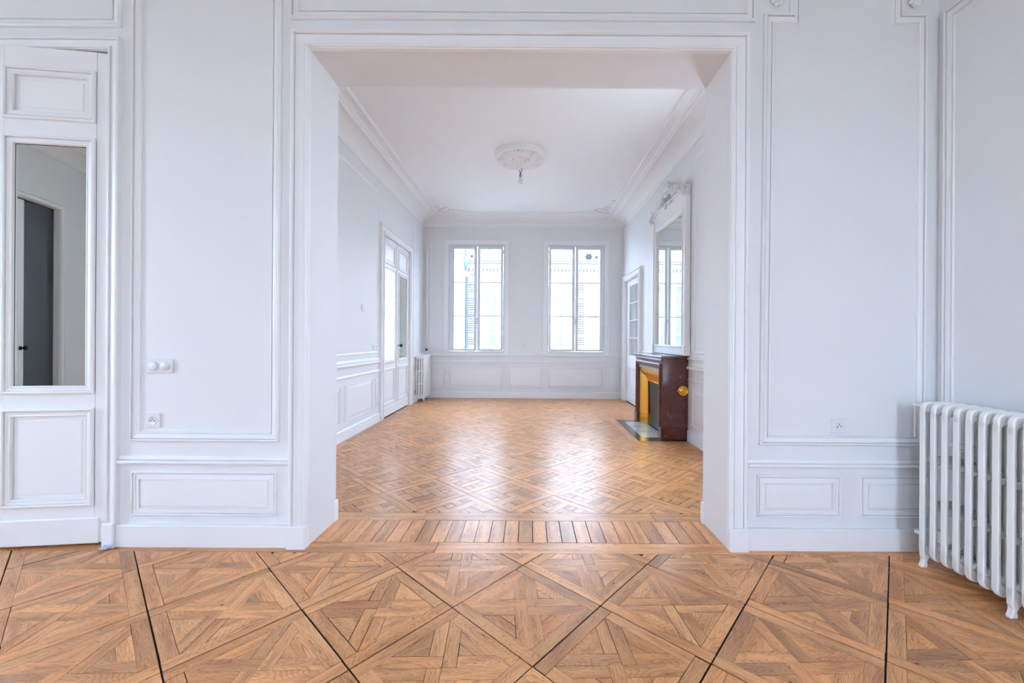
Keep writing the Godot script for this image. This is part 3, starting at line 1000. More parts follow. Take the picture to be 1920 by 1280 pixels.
func hinges(r: Node3D, s: float, ys: Array) -> void:
	for y in ys:
		var h := Sh.new()
		h.lathe(prof([0, -0.05, 0.006, -0.047, 0.006, -0.002, 0.0045, -0.001, 0.0045, 0.001, 0.006, 0.002, 0.006, 0.047, 0.003, 0.052, 0, 0.054]), Vector3(-0.004 * s, y, 0.006), Vector3.UP, 10)
		h.box(Vector3(minf(0, 0.028 * s), y - 0.045, -0.002), Vector3(maxf(0, 0.028 * s), y + 0.045, 0.0025), 0.001)
		obj("hinge", h, M.gloss, r)


func knob(r: Node3D, x: float, y: float, m: Material, lock := true) -> void:
	var k := Sh.new()
	k.lathe(prof([0.024, 0, 0.024, 0.004, 0.012, 0.008, 0.009, 0.014, 0.009, 0.030, 0.020, 0.036, 0.027, 0.046, 0.026, 0.058, 0.016, 0.068, 0, 0.070]), Vector3(x, y, 0), Vector3(0, 0, 1), 18)
	var o := obj("knob", k, m, r)
	if lock:
		var e := Sh.new()
		e.prism(poly([Vector2(-0.008, -0.026), Vector2(0.008, -0.026), Vector2(0.008, 0.02), Vector2(0, 0.026), Vector2(-0.008, 0.02)]), Vector3(x, y - 0.085, 0), Vector3.RIGHT, Vector3.UP, Vector3(0, 0, 1), -0.001, 0.003, 0.001)
		obj("keyhole_plate", e, M.gloss, o)


func kick(r: Node3D, W: float, s: float, H: float) -> void:
	var sh := Sh.new()
	sh.box(Vector3(minf(0.045 * s, W * s), 0.0, -0.002), Vector3(maxf(0.045 * s, W * s), H, 0.012), 0.005)
	obj("kick_board", sh, M.gloss, r)


func doors() -> void:
	var d := thing("door_1", "tall white door standing slightly ajar with a long mirror pane", "door", Vector3(-2.387, 0.014, -FD - 0.004), deg_to_rad(7.0), "", "structure")
	leaf_body(d, 0.602, 2.775, -1.0, 0.074, [[0.212, 0.764, "raised"], [0.843, 2.284, "mirror"], [2.372, 2.664, "raised"]])
	hinges(d, -1.0, [0.28, 1.075, 1.86, 2.62])
	kick(d, 0.602, -1.0, 0.146)
	d = thing("door_2", "closed twin leaf left of the ajar mirrored door", "door", Vector3(-3.597, 0.014, -FD - 0.004), 0.0, "", "structure")
	leaf_body(d, 0.602, 2.775, 1.0, 0.074, [[0.212, 0.764, "raised"], [0.843, 2.284, "mirror"], [2.372, 2.664, "raised"]])
	kick(d, 0.602, 1.0, 0.146)
	d = thing("door_3", "near leaf of the double door, its tall pane white with daylight", "door", Vector3(LX - 0.012, 0.012, -5.920), PI / 2, "", "structure")
	var pan := [[0.165, 0.715, "raised"], [0.80, 2.245, "mirror"], [2.29, 2.635, "raised"]]
	leaf_body(d, 0.652, 2.692, 1.0, 0.075, [pan[0], [0.80, 2.245, "glass"], pan[2]])
	hinges(d, 1.0, [0.3, 1.1, 1.72, 2.5])
	kick(d, 0.652, 1.0, 0.14)
	d = thing("door_4", "far leaf of the double door with black knob and greyish mirror pane", "door", Vector3(LX - 0.012, 0.012, -7.230), PI / 2, "", "structure")
	leaf_body(d, 0.652, 2.692, -1.0, 0.075, pan)
	hinges(d, -1.0, [0.3, 1.1, 1.72, 2.5])
	kick(d, 0.652, -1.0, 0.14)
	knob(d, -0.565, 1.055, M.black)
	var sh := Sh.new()
	sh.box(Vector3(-0.672, 0.0, -0.002), Vector3(-0.632, 2.692, 0.014), 0.004)
	obj("astragal", sh, M.gloss, d)
	# small-paned door at the end of the right wall
	d = thing("door_5", "narrow white glazed door of eight small panes beyond the fireplace", "door", Vector3(RX + 0.020, 0.012, -6.872), -PI / 2, "", "structure")
	sh = Sh.new()
	var H := 2.285
	for e in [[0.0, 0.125, 0.0, H], [0.86, 1.026, 0.0, H], [0.125, 0.86, 2.175, H], [0.125, 0.86, 0.665, 0.88], [0.125, 0.86, 0.0, 0.2]]:
		sh.box(Vector3(-e[1], e[2], -0.042), Vector3(-e[0], e[3], 0.0), 0.003)
	obj("leaf_frame", sh, M.gloss, d)
	for k in 3:
		var y := 0.88 + (2.175 - 0.88) * (k + 1) / 4.0
		sh = Sh.new()
		sh.box(Vector3(-0.862, y - 0.009, -0.034), Vector3(-0.122, y + 0.009, -0.002), 0.003)
		obj("glazing_bar", sh, M.gloss, d)
	sh = Sh.new()
	sh.box(Vector3(-0.502, 0.878, -0.034), Vector3(-0.484, 2.177, -0.002), 0.003)
	obj("glazing_bar", sh, M.gloss, d)
	for c in 2:
		for k in 4:
			var y := 0.88 + (2.175 - 0.88) * k / 4.0
			sh = Sh.new()
			sh.box(Vector3(-0.493 - 0.37 * c, y + 0.008, -0.022), Vector3(-0.123 - 0.37 * c, y + 0.316, -0.018))
			obj("pane", sh, M.glass, d)
	sh = Sh.new()
	sh.box(Vector3(-0.9, 0.7, -0.060), Vector3(-0.08, 2.2, -0.046))
	obj("added_lining", sh, M.added_backing, d)  # pale panel added so the panes look bright, no hall behind
	var ml := Sh.new()
	ml.mould(rect_path(Vector3.ZERO, Vector3.RIGHT, Vector3.UP, -0.865, -0.118, 0.2, 0.665), P_DOOR, Vector3(0, 0, 1), true)
	obj("panel_moulding", ml, M.gloss, d)
	sh = Sh.new()
	sh.box(Vector3(-0.87, 0.18, -0.03), Vector3(-0.115, 0.68, -0.008))
	obj("door_panel", sh, M.gloss, d)
	kick(d, 1.02, -1.0, 0.135)
	# the open door that shows only in the mirror
	d = thing("door_6", "white door leaf with dark knob beside a dark grey panel, seen in the mirror", "door", Vector3(FLX - 0.012, 0.012, 0.305), PI / 2 - 0.03, "", "structure")
	leaf_body(d, 0.60, 2.76, -1.0, 0.085, [[0.2, 0.75, "raised"], [0.88, 2.6, "raised"]])
	knob(d, -0.56, 1.03, M.black)


# ---------------------------------------------------------------- windows
func casement_window(n: int, label: String, x0: float, x1: float, g: Array) -> void:
	var w := thing("window_%d" % n, label, "window", w3((x0 + x1) / 2, 0.915, WD), 0.0, "", "structure")
	var y0 := 0.915
	var y1 := 3.07
	var fr := Sh.new()
	for e in [[x0, x0 + 0.022, y0, y1], [x1 - 0.022, x1, y0, y1], [x0 + 0.022, x1 - 0.022, y1 - 0.022, y1], [x0 + 0.022, x1 - 0.022, y0, y0 + 0.02]]:
		fr.box(w3(e[0], e[2], WD + 0.085), w3(e[1], e[3], WD + 0.012), 0.003)
	obj("frame", fr, M.sash, w, true)
	for k in 2:
		var a: float = x0 + 0.028 if k == 0 else (g[1] + g[2]) / 2 + 0.006
		var b: float = (g[1] + g[2]) / 2 - 0.006 if k == 0 else x1 - 0.028
		var ga: float = g[0] if k == 0 else g[2]
		var gb: float = g[1] if k == 0 else g[3]
		var sh := Sh.new()
		for e in [[a, ga, y0 + 0.026, y1 - 0.028], [gb, b, y0 + 0.026, y1 - 0.028], [ga, gb, y0 + 0.026, 0.985], [ga, gb, 2.985, y1 - 0.028]]:
			sh.box(w3(e[0], e[2], WD + 0.062), w3(e[1], e[3], WD + 0.004), 0.004)
		var c := obj("casement", sh, M.sash, w, true)
		for y in [2.318, 1.644]:
			sh = Sh.new()
			sh.box(w3(ga - 0.002, y - 0.012, WD + 0.048), w3(gb + 0.002, y + 0.012, WD + 0.018), 0.004)
			obj("glazing_bar", sh, M.sash, c)
		var ys := [0.985, 1.644, 2.318, 2.985]
		for j in 3:
			sh = Sh.new()
			sh.box(w3(ga, ys[j], WD + 0.036), w3(gb, ys[j + 1], WD + 0.032))
			obj("pane", sh, M.glass, c)
		var hx: float = x0 + 0.018 if k == 0 else x1 - 0.018
		for y in [1.03, 1.50, 1.98, 2.45, 2.93]:
			sh = Sh.new()
			sh.lathe(prof([0, -0.045, 0.007, -0.042, 0.007, -0.003, 0.005, 0, 0.007, 0.003, 0.007, 0.042, 0, 0.046]), w3(hx, y, WD - 0.002), Vector3.UP, 10)
			obj("hinge", sh, M.sash, c)
	var m: float = (g[1] + g[2]) / 2
	var hd := Sh.new()
	hd.box(w3(m - 0.012, 1.50, WD - 0.002), w3(m + 0.012, 1.60, WD - 0.014), 0.004)
	hd.tube([w3(m, 1.55, WD - 0.012), w3(m, 1.55, WD - 0.040), w3(m, 1.545, WD - 0.046), w3(m, 1.47, WD - 0.046)], [0.008, 0.008, 0.009, 0.007], 8)
	obj("handle", hd, M.sash, w, true)
	for s in [0, 1]:
		var v := Sh.new()
		v.box(w3(g[0] + 0.075 + 0.115 * s, 3.008, WD + 0.002), w3(g[0] + 0.18 + 0.115 * s, 3.024, WD - 0.010), 0.003)
		obj("vent_grille", v, M.plastic, w, true)


# ---------------------------------------------------------------- radiators
func radiator(called: String, label: String, at: Vector3, depth: float, H: float, pitch: float, count: int, feet: Array, cw: float) -> Node3D:
	# local: sections stand in planes across z, the visible front is at x = 0 and the back at x = depth
	var r := thing(called, label, "radiator", at)
	var step := (depth - cw) / 3.0
	var half := 0.0145
	var sec := Sh.new()
	# columns
	for i in 4:
		var x := step * i
		column(sec, x, x + cw, half, 0.085, H - 0.05, 0.005)
	# headers with rounded corners and arched openings
	for top in [true, false]:
		var o := []
		var R := 0.034
		var y0 := H - 0.075 if top else 0.128
		var y1 := H if top else 0.054
		var s := 1.0 if top else -1.0
		for k in 7:
			var a := PI - PI / 2 * k / 6.0
			o.append(Vector2(R + R * cos(a), y1 - s * R + s * R * sin(a)))
		for k in 7:
			var a := PI / 2 - PI / 2 * k / 6.0
			o.append(Vector2(depth - R + R * cos(a), y1 - s * R + s * R * sin(a)))
		for i in range(3, 0, -1):
			var xr := step * i
			var xl := step * (i - 1) + cw
			var rr := (xr - xl) / 2
			o.append(Vector2(step * i + cw, y0) if i == 3 else Vector2(xr + cw * 0.5, y0))
			for k in 7:
				var a := PI * k / 6.0
				o.append(Vector2((xl + xr) / 2 + rr * cos(a), y0 + s * rr * sin(a)))
		o.append(Vector2(0, y0))
		sec.prism(PackedVector2Array(o), Vector3.ZERO, Vector3.RIGHT, Vector3.UP, Vector3(0, 0, 1), -half, half, 0.006)
	# the two rows of short bridges between columns
	for y in [0.085 + (H - 0.135) * 0.33, 0.085 + (H - 0.135) * 0.655]:
		sec.box(Vector3(cw * 0.5, y - 0.016, -half * 0.62), Vector3(depth - cw * 0.5, y + 0.016, half * 0.62), 0.008)
	# nipples that join one section to the next
	for y in [0.095, H - 0.045]:
		sec.tube([Vector3(depth / 2, y, -pitch * 0.5), Vector3(depth / 2, y, pitch * 0.5)], [0.024], 12)
	sec.st.generate_normals()
	var mesh := sec.st.commit()
	var fm := []
	for x in [0.0, depth]:
		var foot := Sh.new()
		var i := 1.0 if x == 0.0 else -1.0
		foot.prism(poly([Vector2(x, 0.085), Vector2(x, 0.058), Vector2(x + 0.006 * i, 0.040), Vector2(x + 0.002 * i, 0.020), Vector2(x - 0.004 * i, 0.008), Vector2(x - 0.004 * i, 0.0), Vector2(x + 0.026 * i, 0.0), Vector2(x + 0.027 * i, 0.012), Vector2(x + 0.024 * i, 0.028), Vector2(x + 0.032 * i, 0.046), Vector2(x + 0.05 * i, 0.058), Vector2(x + 0.05 * i, 0.085)]), Vector3.ZERO, Vector3.RIGHT, Vector3.UP, Vector3(0, 0, 1), -half * 0.9, half * 0.9, 0.004)
		foot.st.generate_normals()
		fm.append(foot.st.commit())
	for k in count:
		var s := put("section", mesh, M.radiator, r)
		s.position = Vector3(0, 0, pitch * k)
		if k in feet:
			for q in fm:
				put("foot", q, M.radiator, s)
	for e in [[0.0, -1.0, H - 0.045], [0.0, -1.0, 0.095], [pitch * (count - 1), 1.0, H - 0.045], [pitch * (count - 1), 1.0, 0.095]]:
		var p := Sh.new()
		p.lathe(prof([0.021, 0, 0.021, half, 0.019, half + 0.006, 0.013, half + 0.007, 0.013, half + 0.014, 0, half + 0.015]), Vector3(depth / 2, e[2], e[0]), Vector3(0, 0, e[1]), 14)
		obj("end_plug", p, M.radiator, r)
	return r


func column(sh: Sh, x0: float, x1: float, half: float, y0: float, y1: float, bev: float) -> void:
	var o := []
	for c in [[x1 - bev, half - bev, 0.0], [x0 + bev, half - bev, PI / 2], [x0 + bev, -half + bev, PI], [x1 - bev, -half + bev, PI * 1.5]]:
		for k in 4:
			var a: float = c[2] + PI / 2 * k / 3.0
			o.append(Vector2(c[0] + bev * cos(a), c[1] + bev * sin(a)))
	sh.prism(PackedVector2Array(o), Vector3.ZERO, Vector3.RIGHT, Vector3(0, 0, -1), Vector3.UP, y0, y1, 0.0)


func radiators() -> void:
	var r := radiator("radiator", "large white cast-iron column radiator on the right beside the opening", Vector3(2.066, 0, -2.141), 0.19, 0.865, 0.0562, 15, [0, 7, 14], 0.016)
	var v := Sh.new()
	v.tube([Vector3(0.03, 0.838, -0.02), Vector3(0.03, 0.838, -0.075)], [0.0045], 8)
	v.lathe(prof([0, 0.062, 0.008, 0.064, 0.008, 0.078, 0.0, 0.082]), Vector3(0.03, 0.838, 0), Vector3(0, 0, -1), 10)
	obj("bleed_valve", v, M.radiator, r)
	v = Sh.new()
	v.tube([Vector3(0.03, 0.155, -0.02), Vector3(0.03, 0.155, -0.05)], [0.008], 8)
	v.ball(Vector3(0.03, 0.155, -0.054), Vector3(0.012, 0.012, 0.01), 10)
	obj("drain_plug", v, M.radiator, r)
	r = radiator("radiator", "smaller white column radiator in the left corner by the double door", Vector3(-1.962, 0, -7.635), 0.163, 0.872, 0.0545, 9, [0, 8], 0.025)
	r.rotation.y = PI
	# heating pipes in the corner behind it
	var p := thing("heating_pipe", "slim white heating pipe rising in the corner behind the small radiator", "pipe", w3(-2.062, 0.0, 8.141))
	var sh := Sh.new()
	sh.tube([w3(-2.062, 0.0, 8.141), w3(-2.062, 2.95, 8.141)], [0.017], 12)
	obj("tube", sh, M.gloss, p, true)
	sh = Sh.new()
	sh.lathe(prof([0.0, -0.02, 0.022, -0.02, 0.024, 0.0, 0.022, 0.02, 0, 0.02]), w3(-2.062, 0.965, 8.141), Vector3.UP, 12)
	obj("valve", sh, M.iron, p, true)


# ---------------------------------------------------------------- fireplace
func fireplace() -> void:
	var z0 := -4.785          # near end
	var z1 := -5.985          # far end
	var X := 1.565            # front face
	var f := thing("fireplace", "dark red marble fireplace with brass insert and closed black shutter", "fireplace", Vector3(1.715, 0, (z0 + z1) / 2))
	# side slabs
	for e in [[z0, "side"], [z1 + 0.035, "side"]]:
		var sh := Sh.new()
		sh.box(Vector3(X + 0.001, 0.0035, e[0] - 0.035), Vector3(RX - 0.002, 0.958, e[0] + 0.001), 0.002)
		obj("side_slab", sh, M.marble, f, true)
		sh = Sh.new()
		sh.box(Vector3(X - 0.012, 0.003, e[0] - 0.040), Vector3(RX - 0.004, 0.155, e[0] + 0.006), 0.004)
		obj("side_plinth", sh, M.marble, f, true)
	# front: jambs on plinth blocks, lintel, rounded frame
	for e in [[z0, -1.0], [z1, 1.0]]:
		var a: float = e[0]
		var b: float = e[0] + 0.125 * e[1]
		var sh := Sh.new()
		sh.box(Vector3(X, 0.003, minf(a, b)), Vector3(X + 0.05, 0.958, maxf(a, b)), 0.004)
		var j := obj("jamb", sh, M.marble, f, true)
		sh = Sh.new()
		sh.box(Vector3(X - 0.016, 0.003, minf(a, b) - 0.004), Vector3(X + 0.03, 0.155, maxf(a, b) + 0.004), 0.004)
		obj("plinth_block", sh, M.marble, j).position = Vector3.ZERO
	var sh := Sh.new()
	sh.box(Vector3(X, 0.835, z1 + 0.12), Vector3(X + 0.05, 0.958, z0 - 0.12), 0.003)
	obj("lintel", sh, M.marble, f, true)
	# bolection moulding round the insert
	var bol := prof([0, 0, 0, 0.006, 0.006, 0.016, 0.020, 0.022, 0.034, 0.021, 0.044, 0.014, 0.048, 0.006, 0.060, 0.003, 0.062, -0.03])
	sh = Sh.new()
	sh.mould([Vector3(X, 0.155, z0 - 0.05), Vector3(X, 0.905, z0 - 0.05), Vector3(X, 0.905, z1 + 0.05), Vector3(X, 0.155, z1 + 0.05)], bol, Vector3(-1, 0, 0), false, false)
	obj("rounded_moulding", sh, M.marble, f, true)
	sh = Sh.new()
	sh.mould([Vector3(X, 0.944, z0 - 0.01), Vector3(X, 0.944, z1 + 0.01)], prof([-0.014, 0, -0.012, 0.012, 0.004, 0.014, 0.012, 0.006, 0.018, 0]), Vector3(-1, 0, 0), false, false)
	obj("frieze_moulding", sh, M.marble, f, true)
	# shelf with a moulded edge
	sh = Sh.new()
	var a0 := Vector3(RX - 0.002, 0, z0 + 0.028)
	var a1 := Vector3(X - 0.030, 0, z0 + 0.028)
	var a2 := Vector3(X - 0.030, 0, z1 - 0.028)
	var a3 := Vector3(RX - 0.002, 0, z1 - 0.028)
	sh.mould([a0, a1, a2, a3], prof([0.028, 0.957, 0.012, 0.957, 0.010, 0.966, 0.003, 0.968, 0.0, 0.976, 0.001, 0.986, 0.006, 0.992, 0.012, 0.994, 0.05, 0.994]), Vector3.UP, false, true)
	sh.box(Vector3(X - 0.018, 0.958, z1 - 0.016), Vector3(RX - 0.002, 0.9938, z0 + 0.016), 0.001)
	obj("mantel_shelf", sh, M.marble, f, true)
	# splayed brass insert: outer edge in the front plane, inner edge deeper
	var zo0 := z0 - 0.112
	var zo1 := z1 + 0.112
	var zi0 := zo0 - 0.205
	var zi1 := zo1 + 0.205
	var yo := 0.800
	var yi := 0.618
	var xo := X + 0.022
	var xi := X + 0.098
	var ins := [[Vector3(xo, 0.155, zo1), Vector3(xo, yo, zo1), Vector3(xi, yi, zi1), Vector3(xi, 0.155, zi1)], [Vector3(xo, yo, zo1), Vector3(xo, yo, zo0), Vector3(xi, yi, zi0), Vector3(xi, yi, zi1)], [Vector3(xo, yo, zo0), Vector3(xo, 0.155, zo0), Vector3(xi, 0.155, zi0), Vector3(xi, yi, zi0)]]
	for q in ins:
		sh = Sh.new()
		var away := Vector3(xi + 0.5, 0.5, (z0 + z1) / 2)
		var n: Vector3 = (q[1] - q[0]).cross(q[2] - q[0]).normalized()
		if n.x > 0:
			n = -n
		# ogee section: rows from the outer edge inwards
		var prev := []
		for k in 9:
			var t := k / 8.0
			var lift := 0.016 * sin(t * PI) + 0.010 * sin(t * TAU)
			var row := [q[0].lerp(q[3], t) + n * lift, q[1].lerp(q[2], t) + n * lift]
			if k > 0:
				sh.soft(true)
				sh.oquad(prev[0], prev[1], row[1], row[0], away)
			prev = row
		sh.soft(false)
		obj("brass_panel", sh, M.brass, f, true)
	for e in [[zo1, zi1, 1.0], [zo0, zi0, -1.0]]:
		sh = Sh.new()
		var c := []
		for y in [0.003, 0.160]:
			c.append([Vector3(xo - 0.012, y, e[0]), Vector3(xi - 0.012, y, e[1]), Vector3(xi + 0.05, y, e[1]), Vector3(xo + 0.05, y, e[0])])
		var mid := Vector3((xo + xi) / 2 + 0.02, 0.08, (e[0] + e[1]) / 2)
		for k in 4:
			sh.oquad(c[0][k], c[0][(k + 1) % 4], c[1][(k + 1) % 4], c[1][k], mid)
		sh.oquad(c[1][0], c[1][1], c[1][2], c[1][3], mid)
		obj("brass_foot", sh, M.brass, f, true)
	# rims of the insert and the pierced strip over it
	sh = Sh.new()
	sh.tube([Vector3(xi - 0.004, 0.16, zi1), Vector3(xi - 0.004, yi, zi1), Vector3(xi - 0.004, yi, zi0), Vector3(xi - 0.004, 0.16, zi0)], [0.008], 8)
	obj("brass_rim", sh, M.brass, f, true)
	sh = Sh.new()
	sh.box(Vector3(xo - 0.008, yo, zo1), Vector3(xo + 0.03, yo + 0.006, zo0), 0.002)
	sh.box(Vector3(xo - 0.008, yo + 0.036, zo1), Vector3(xo + 0.03, yo + 0.042, zo0), 0.002)
	for k in 40:
		var z := lerpf(zo1 + 0.012, zo0 - 0.012, k / 39.0)
		sh.tube([Vector3(xo - 0.003, yo + 0.004, z - 0.010), Vector3(xo - 0.003, yo + 0.038, z + 0.010)], [0.0035], 5)
		sh.tube([Vector3(xo - 0.003, yo + 0.004, z + 0.010), Vector3(xo - 0.003, yo + 0.038, z - 0.010)], [0.0035], 5)
	obj("pierced_grille", sh, M.silver, f, true)
	# closed shutter of three overlapping plates
	for k in 3:
		var y0 := 0.012 + 0.205 * k
		sh = Sh.new()
		sh.box(Vector3(xi + 0.012 - 0.005 * k, y0, zi1 - 0.006), Vector3(xi + 0.020 - 0.005 * k, y0 + 0.207, zi0 + 0.006), 0.002)
		obj("shutter_plate", sh, M.iron, f, true)
	sh = Sh.new()
	sh.box(Vector3(xi + 0.025, 0.003, z1 + 0.05), Vector3(RX - 0.01, 0.9, z0 - 0.05))
	obj("firebox", sh, M.soot, f, true)
	# turned brass damper rosette on the near side
	sh = Sh.new()
	sh.lathe(prof([0, 0.026, 0.006, 0.025, 0.009, 0.018, 0.016, 0.016, 0.020, 0.020, 0.026, 0.021, 0.031, 0.014, 0.040, 0.013, 0.045, 0.017, 0.052, 0.018, 0.058, 0.014, 0.062, 0.007, 0.063, 0.0]), Vector3(1.808, 0.586, z0 - 0.001), Vector3(0, 0, 1), 36)
	var ro := obj("damper_rosette", sh, M.brass, f, true)
	ro.set_meta("label", "round turned brass damper plate")
	sh = Sh.new()
	sh.tube([Vector3(1.752, 0.586, z0 + 0.010), Vector3(1.742, 0.586, z0 + 0.012), Vector3(1.734, 0.586, z0 + 0.012)], [0.006, 0.008, 0.002], 8)
	obj("damper_lever", sh, M.brass, ro)
	# hearth
	var h := thing("hearth", "flat marble hearth with three pale tiles before the fireplace", "hearth", Vector3(1.45, 0, (z0 + z1) / 2))
	sh = Sh.new()
	sh.box(Vector3(1.288, -0.012, z1 - 0.002), Vector3(1.375, 0.002, z0 + 0.022), 0.001)
	obj("border_slab", sh, M.marble, h, true)
	for e in [[z0 - 0.145, z0 + 0.022], [z1 - 0.002, z1 + 0.100]]:
		sh = Sh.new()
		sh.box(Vector3(1.377, -0.012, e[0]), Vector3(X - 0.018, 0.002, e[1]), 0.001)
		obj("border_slab", sh, M.marble, h, true)
	for k in 3:
		var z := -4.935 - 0.319 * k
		sh = Sh.new()
		sh.box(Vector3(1.377, -0.012, z - 0.300), Vector3(xi + 0.006, 0.0025, z), 0.0015)
		obj("tile", sh, M.tile, h, true)
	sh = Sh.new()
	sh.box(Vector3(1.377, -0.012, z1 + 0.10), Vector3(xi + 0.010, 0.0008, z0 - 0.15), 0.0)
	obj("bed", sh, M.marble, h, true)


# ---------------------------------------------------------------- mirror over the mantel
func overmantel() -> void:
	var n0 := 4.735     # near and far outer edges, as distances
	var n1 := 5.995
	var X := RX - 0.002
	var F := X - 0.048
	var m := thing("overmantel_mirror", "tall white framed mirror with carved crest above the mantel shelf", "mirror", Vector3(RX, 0.996, -(n0 + n1) / 2))
	var sh := Sh.new()
	for e in [[n0, 4.872, 0.998, 2.985], [5.885, n1, 0.998, 2.985], [4.872, 5.885, 2.735, 2.985], [4.872, 5.885, 0.998, 1.115]]:
		sh.box(Vector3(F, e[2], -e[1]), Vector3(X, e[3], -e[0]), 0.003)
	obj("frame", sh, M.gloss, m, true)
	# inner and outer beads, facing the room
	var o := Vector3(F, 0, 0)
	sh = Sh.new()
	sh.mould(rect_path(o, Vector3(0, 0, -1), Vector3.UP, 4.845, 5.912, 1.09, 2.762), prof([0, 0, 0, 0.006, 0.006, 0.012, 0.016, 0.012, 0.022, 0.006, 0.027, 0.004, 0.028, -0.03]), Vector3(-1, 0, 0), true, true)
	obj("inner_bead", sh, M.gloss, m, true)
	for e in [[n0 - 0.008, n0 + 0.05], [n1 - 0.05, n1 + 0.008]]:
		sh = Sh.new()
		sh.box(Vector3(F - 0.022, 1.0, -e[1]), Vector3(X, 2.88, -e[0]), 0.010)
		var p := obj("pilaster", sh, M.gloss, m, true)
		sh = Sh.new()
		sh.box(Vector3(F - 0.030, 1.0, -e[1] - 0.006), Vector3(X - 0.001, 1.12, -e[0] + 0.006), 0.004)
		obj("pilaster_base", sh, M.gloss, p)
	sh = Sh.new()
	sh.box(Vector3(F + 0.020, 1.105, -5.895), Vector3(F + 0.026, 2.745, -4.862))
	obj("mirror_pane", sh, M.mirror, m, true)
	sh = Sh.new()
	sh.box(Vector3(F - 0.020, 2.975, -n1 - 0.01), Vector3(X, 3.0, -n0 + 0.01), 0.007)
	obj("cap_moulding", sh, M.gloss, m, true)
	# carved crest: shell in the middle, scrolls and leaves falling to both sides
	var c := Vector3(F - 0.004, 3.015, -(n0 + n1) / 2)
	var u := Vector3.UP
	var q := Vector3(-1, 0, 0)
	sh = Sh.new()
	for k in 9:
		var a := PI * (k + 0.5) / 9.0
		var d := Vector3(0, sin(a), cos(a))
		sh.leaf(c + u * 0.075 + q * 0.012 + d * 0.02, c + u * 0.085 + d * 0.165 + q * 0.008, 0.030, q, 0.022, 0.018)
	sh.ball(c + u * 0.080 + q * 0.022, Vector3(0.022, 0.026, 0.026), 12)
	obj("shell", sh, M.gloss, m, true)
	for s in [-1.0, 1.0]:
		var z := Vector3(0, 0, s)
		sh = Sh.new()
		sh.spiral(c + z * 0.185 + u * 0.065 + q * 0.016, z, u, 0.058, 1.5, 0.6, 0.013, c + z * 0.03 + u * 0.12 + q * 0.03, q * 0.015)
		sh.spiral(c + z * 0.315 + u * 0.030 + q * 0.012, z, u, 0.042, -1.4, 2.4, 0.011, c + z * 0.17 + u * -0.02 + q * 0.02, q * 0.01)
		obj("scroll", sh, M.gloss, m, true)
		sh = Sh.new()
		sh.spiral(c + z * 0.085 - u * 0.050 + q * 0.016, z, u, 0.034, -1.3, 1.2, 0.010, c + z * 0.01 - u * 0.02 + q * 0.02)
		obj("small_scroll", sh, M.gloss, m, true)
		for k in 7:
			sh = Sh.new()
			var t := k / 6.0
			var b := c + z * (0.13 + 0.40 * t) + u * (0.070 - 0.080 * t) + q * 0.004
			sh.leaf(b, b + z * 0.075 + u * (0.085 - 0.075 * t), 0.030 - 0.010 * t, q, 0.018, 0.010)
			sh.leaf(b - u * 0.012, b + z * 0.075 - u * 0.045, 0.024 - 0.008 * t, q, 0.016, 0.006)
			sh.leaf(b, b + z * 0.095 + u * 0.012, 0.016 - 0.005 * t, q, 0.020, 0.010)
			obj("leaf", sh, M.gloss, m, true)
		# corner drop
		sh = Sh.new()
		var k0 := Vector3(F - 0.02, 2.985, -(n0 + n1) / 2 + s * 0.622)
		sh.leaf(k0 - u * 0.02, k0 + u * 0.085 + z * 0.01, 0.026, q, 0.018, 0.03)
		sh.leaf(k0 - u * 0.01, k0 + u * 0.055 + z * 0.035, 0.018, q, 0.014, 0.02)
		sh.spiral(k0 - u * 0.075 + q * 0.012, q, -u, 0.036, 1.3, -1.2, 0.014, k0 + u * 0.03 + q * 0.02)
		sh.leaf(k0 + q * 0.01, k0 - u * 0.10 + q * 0.012, 0.026, q, 0.026, 0.012)
		obj("corner_drop", sh, M.gloss, m, true)


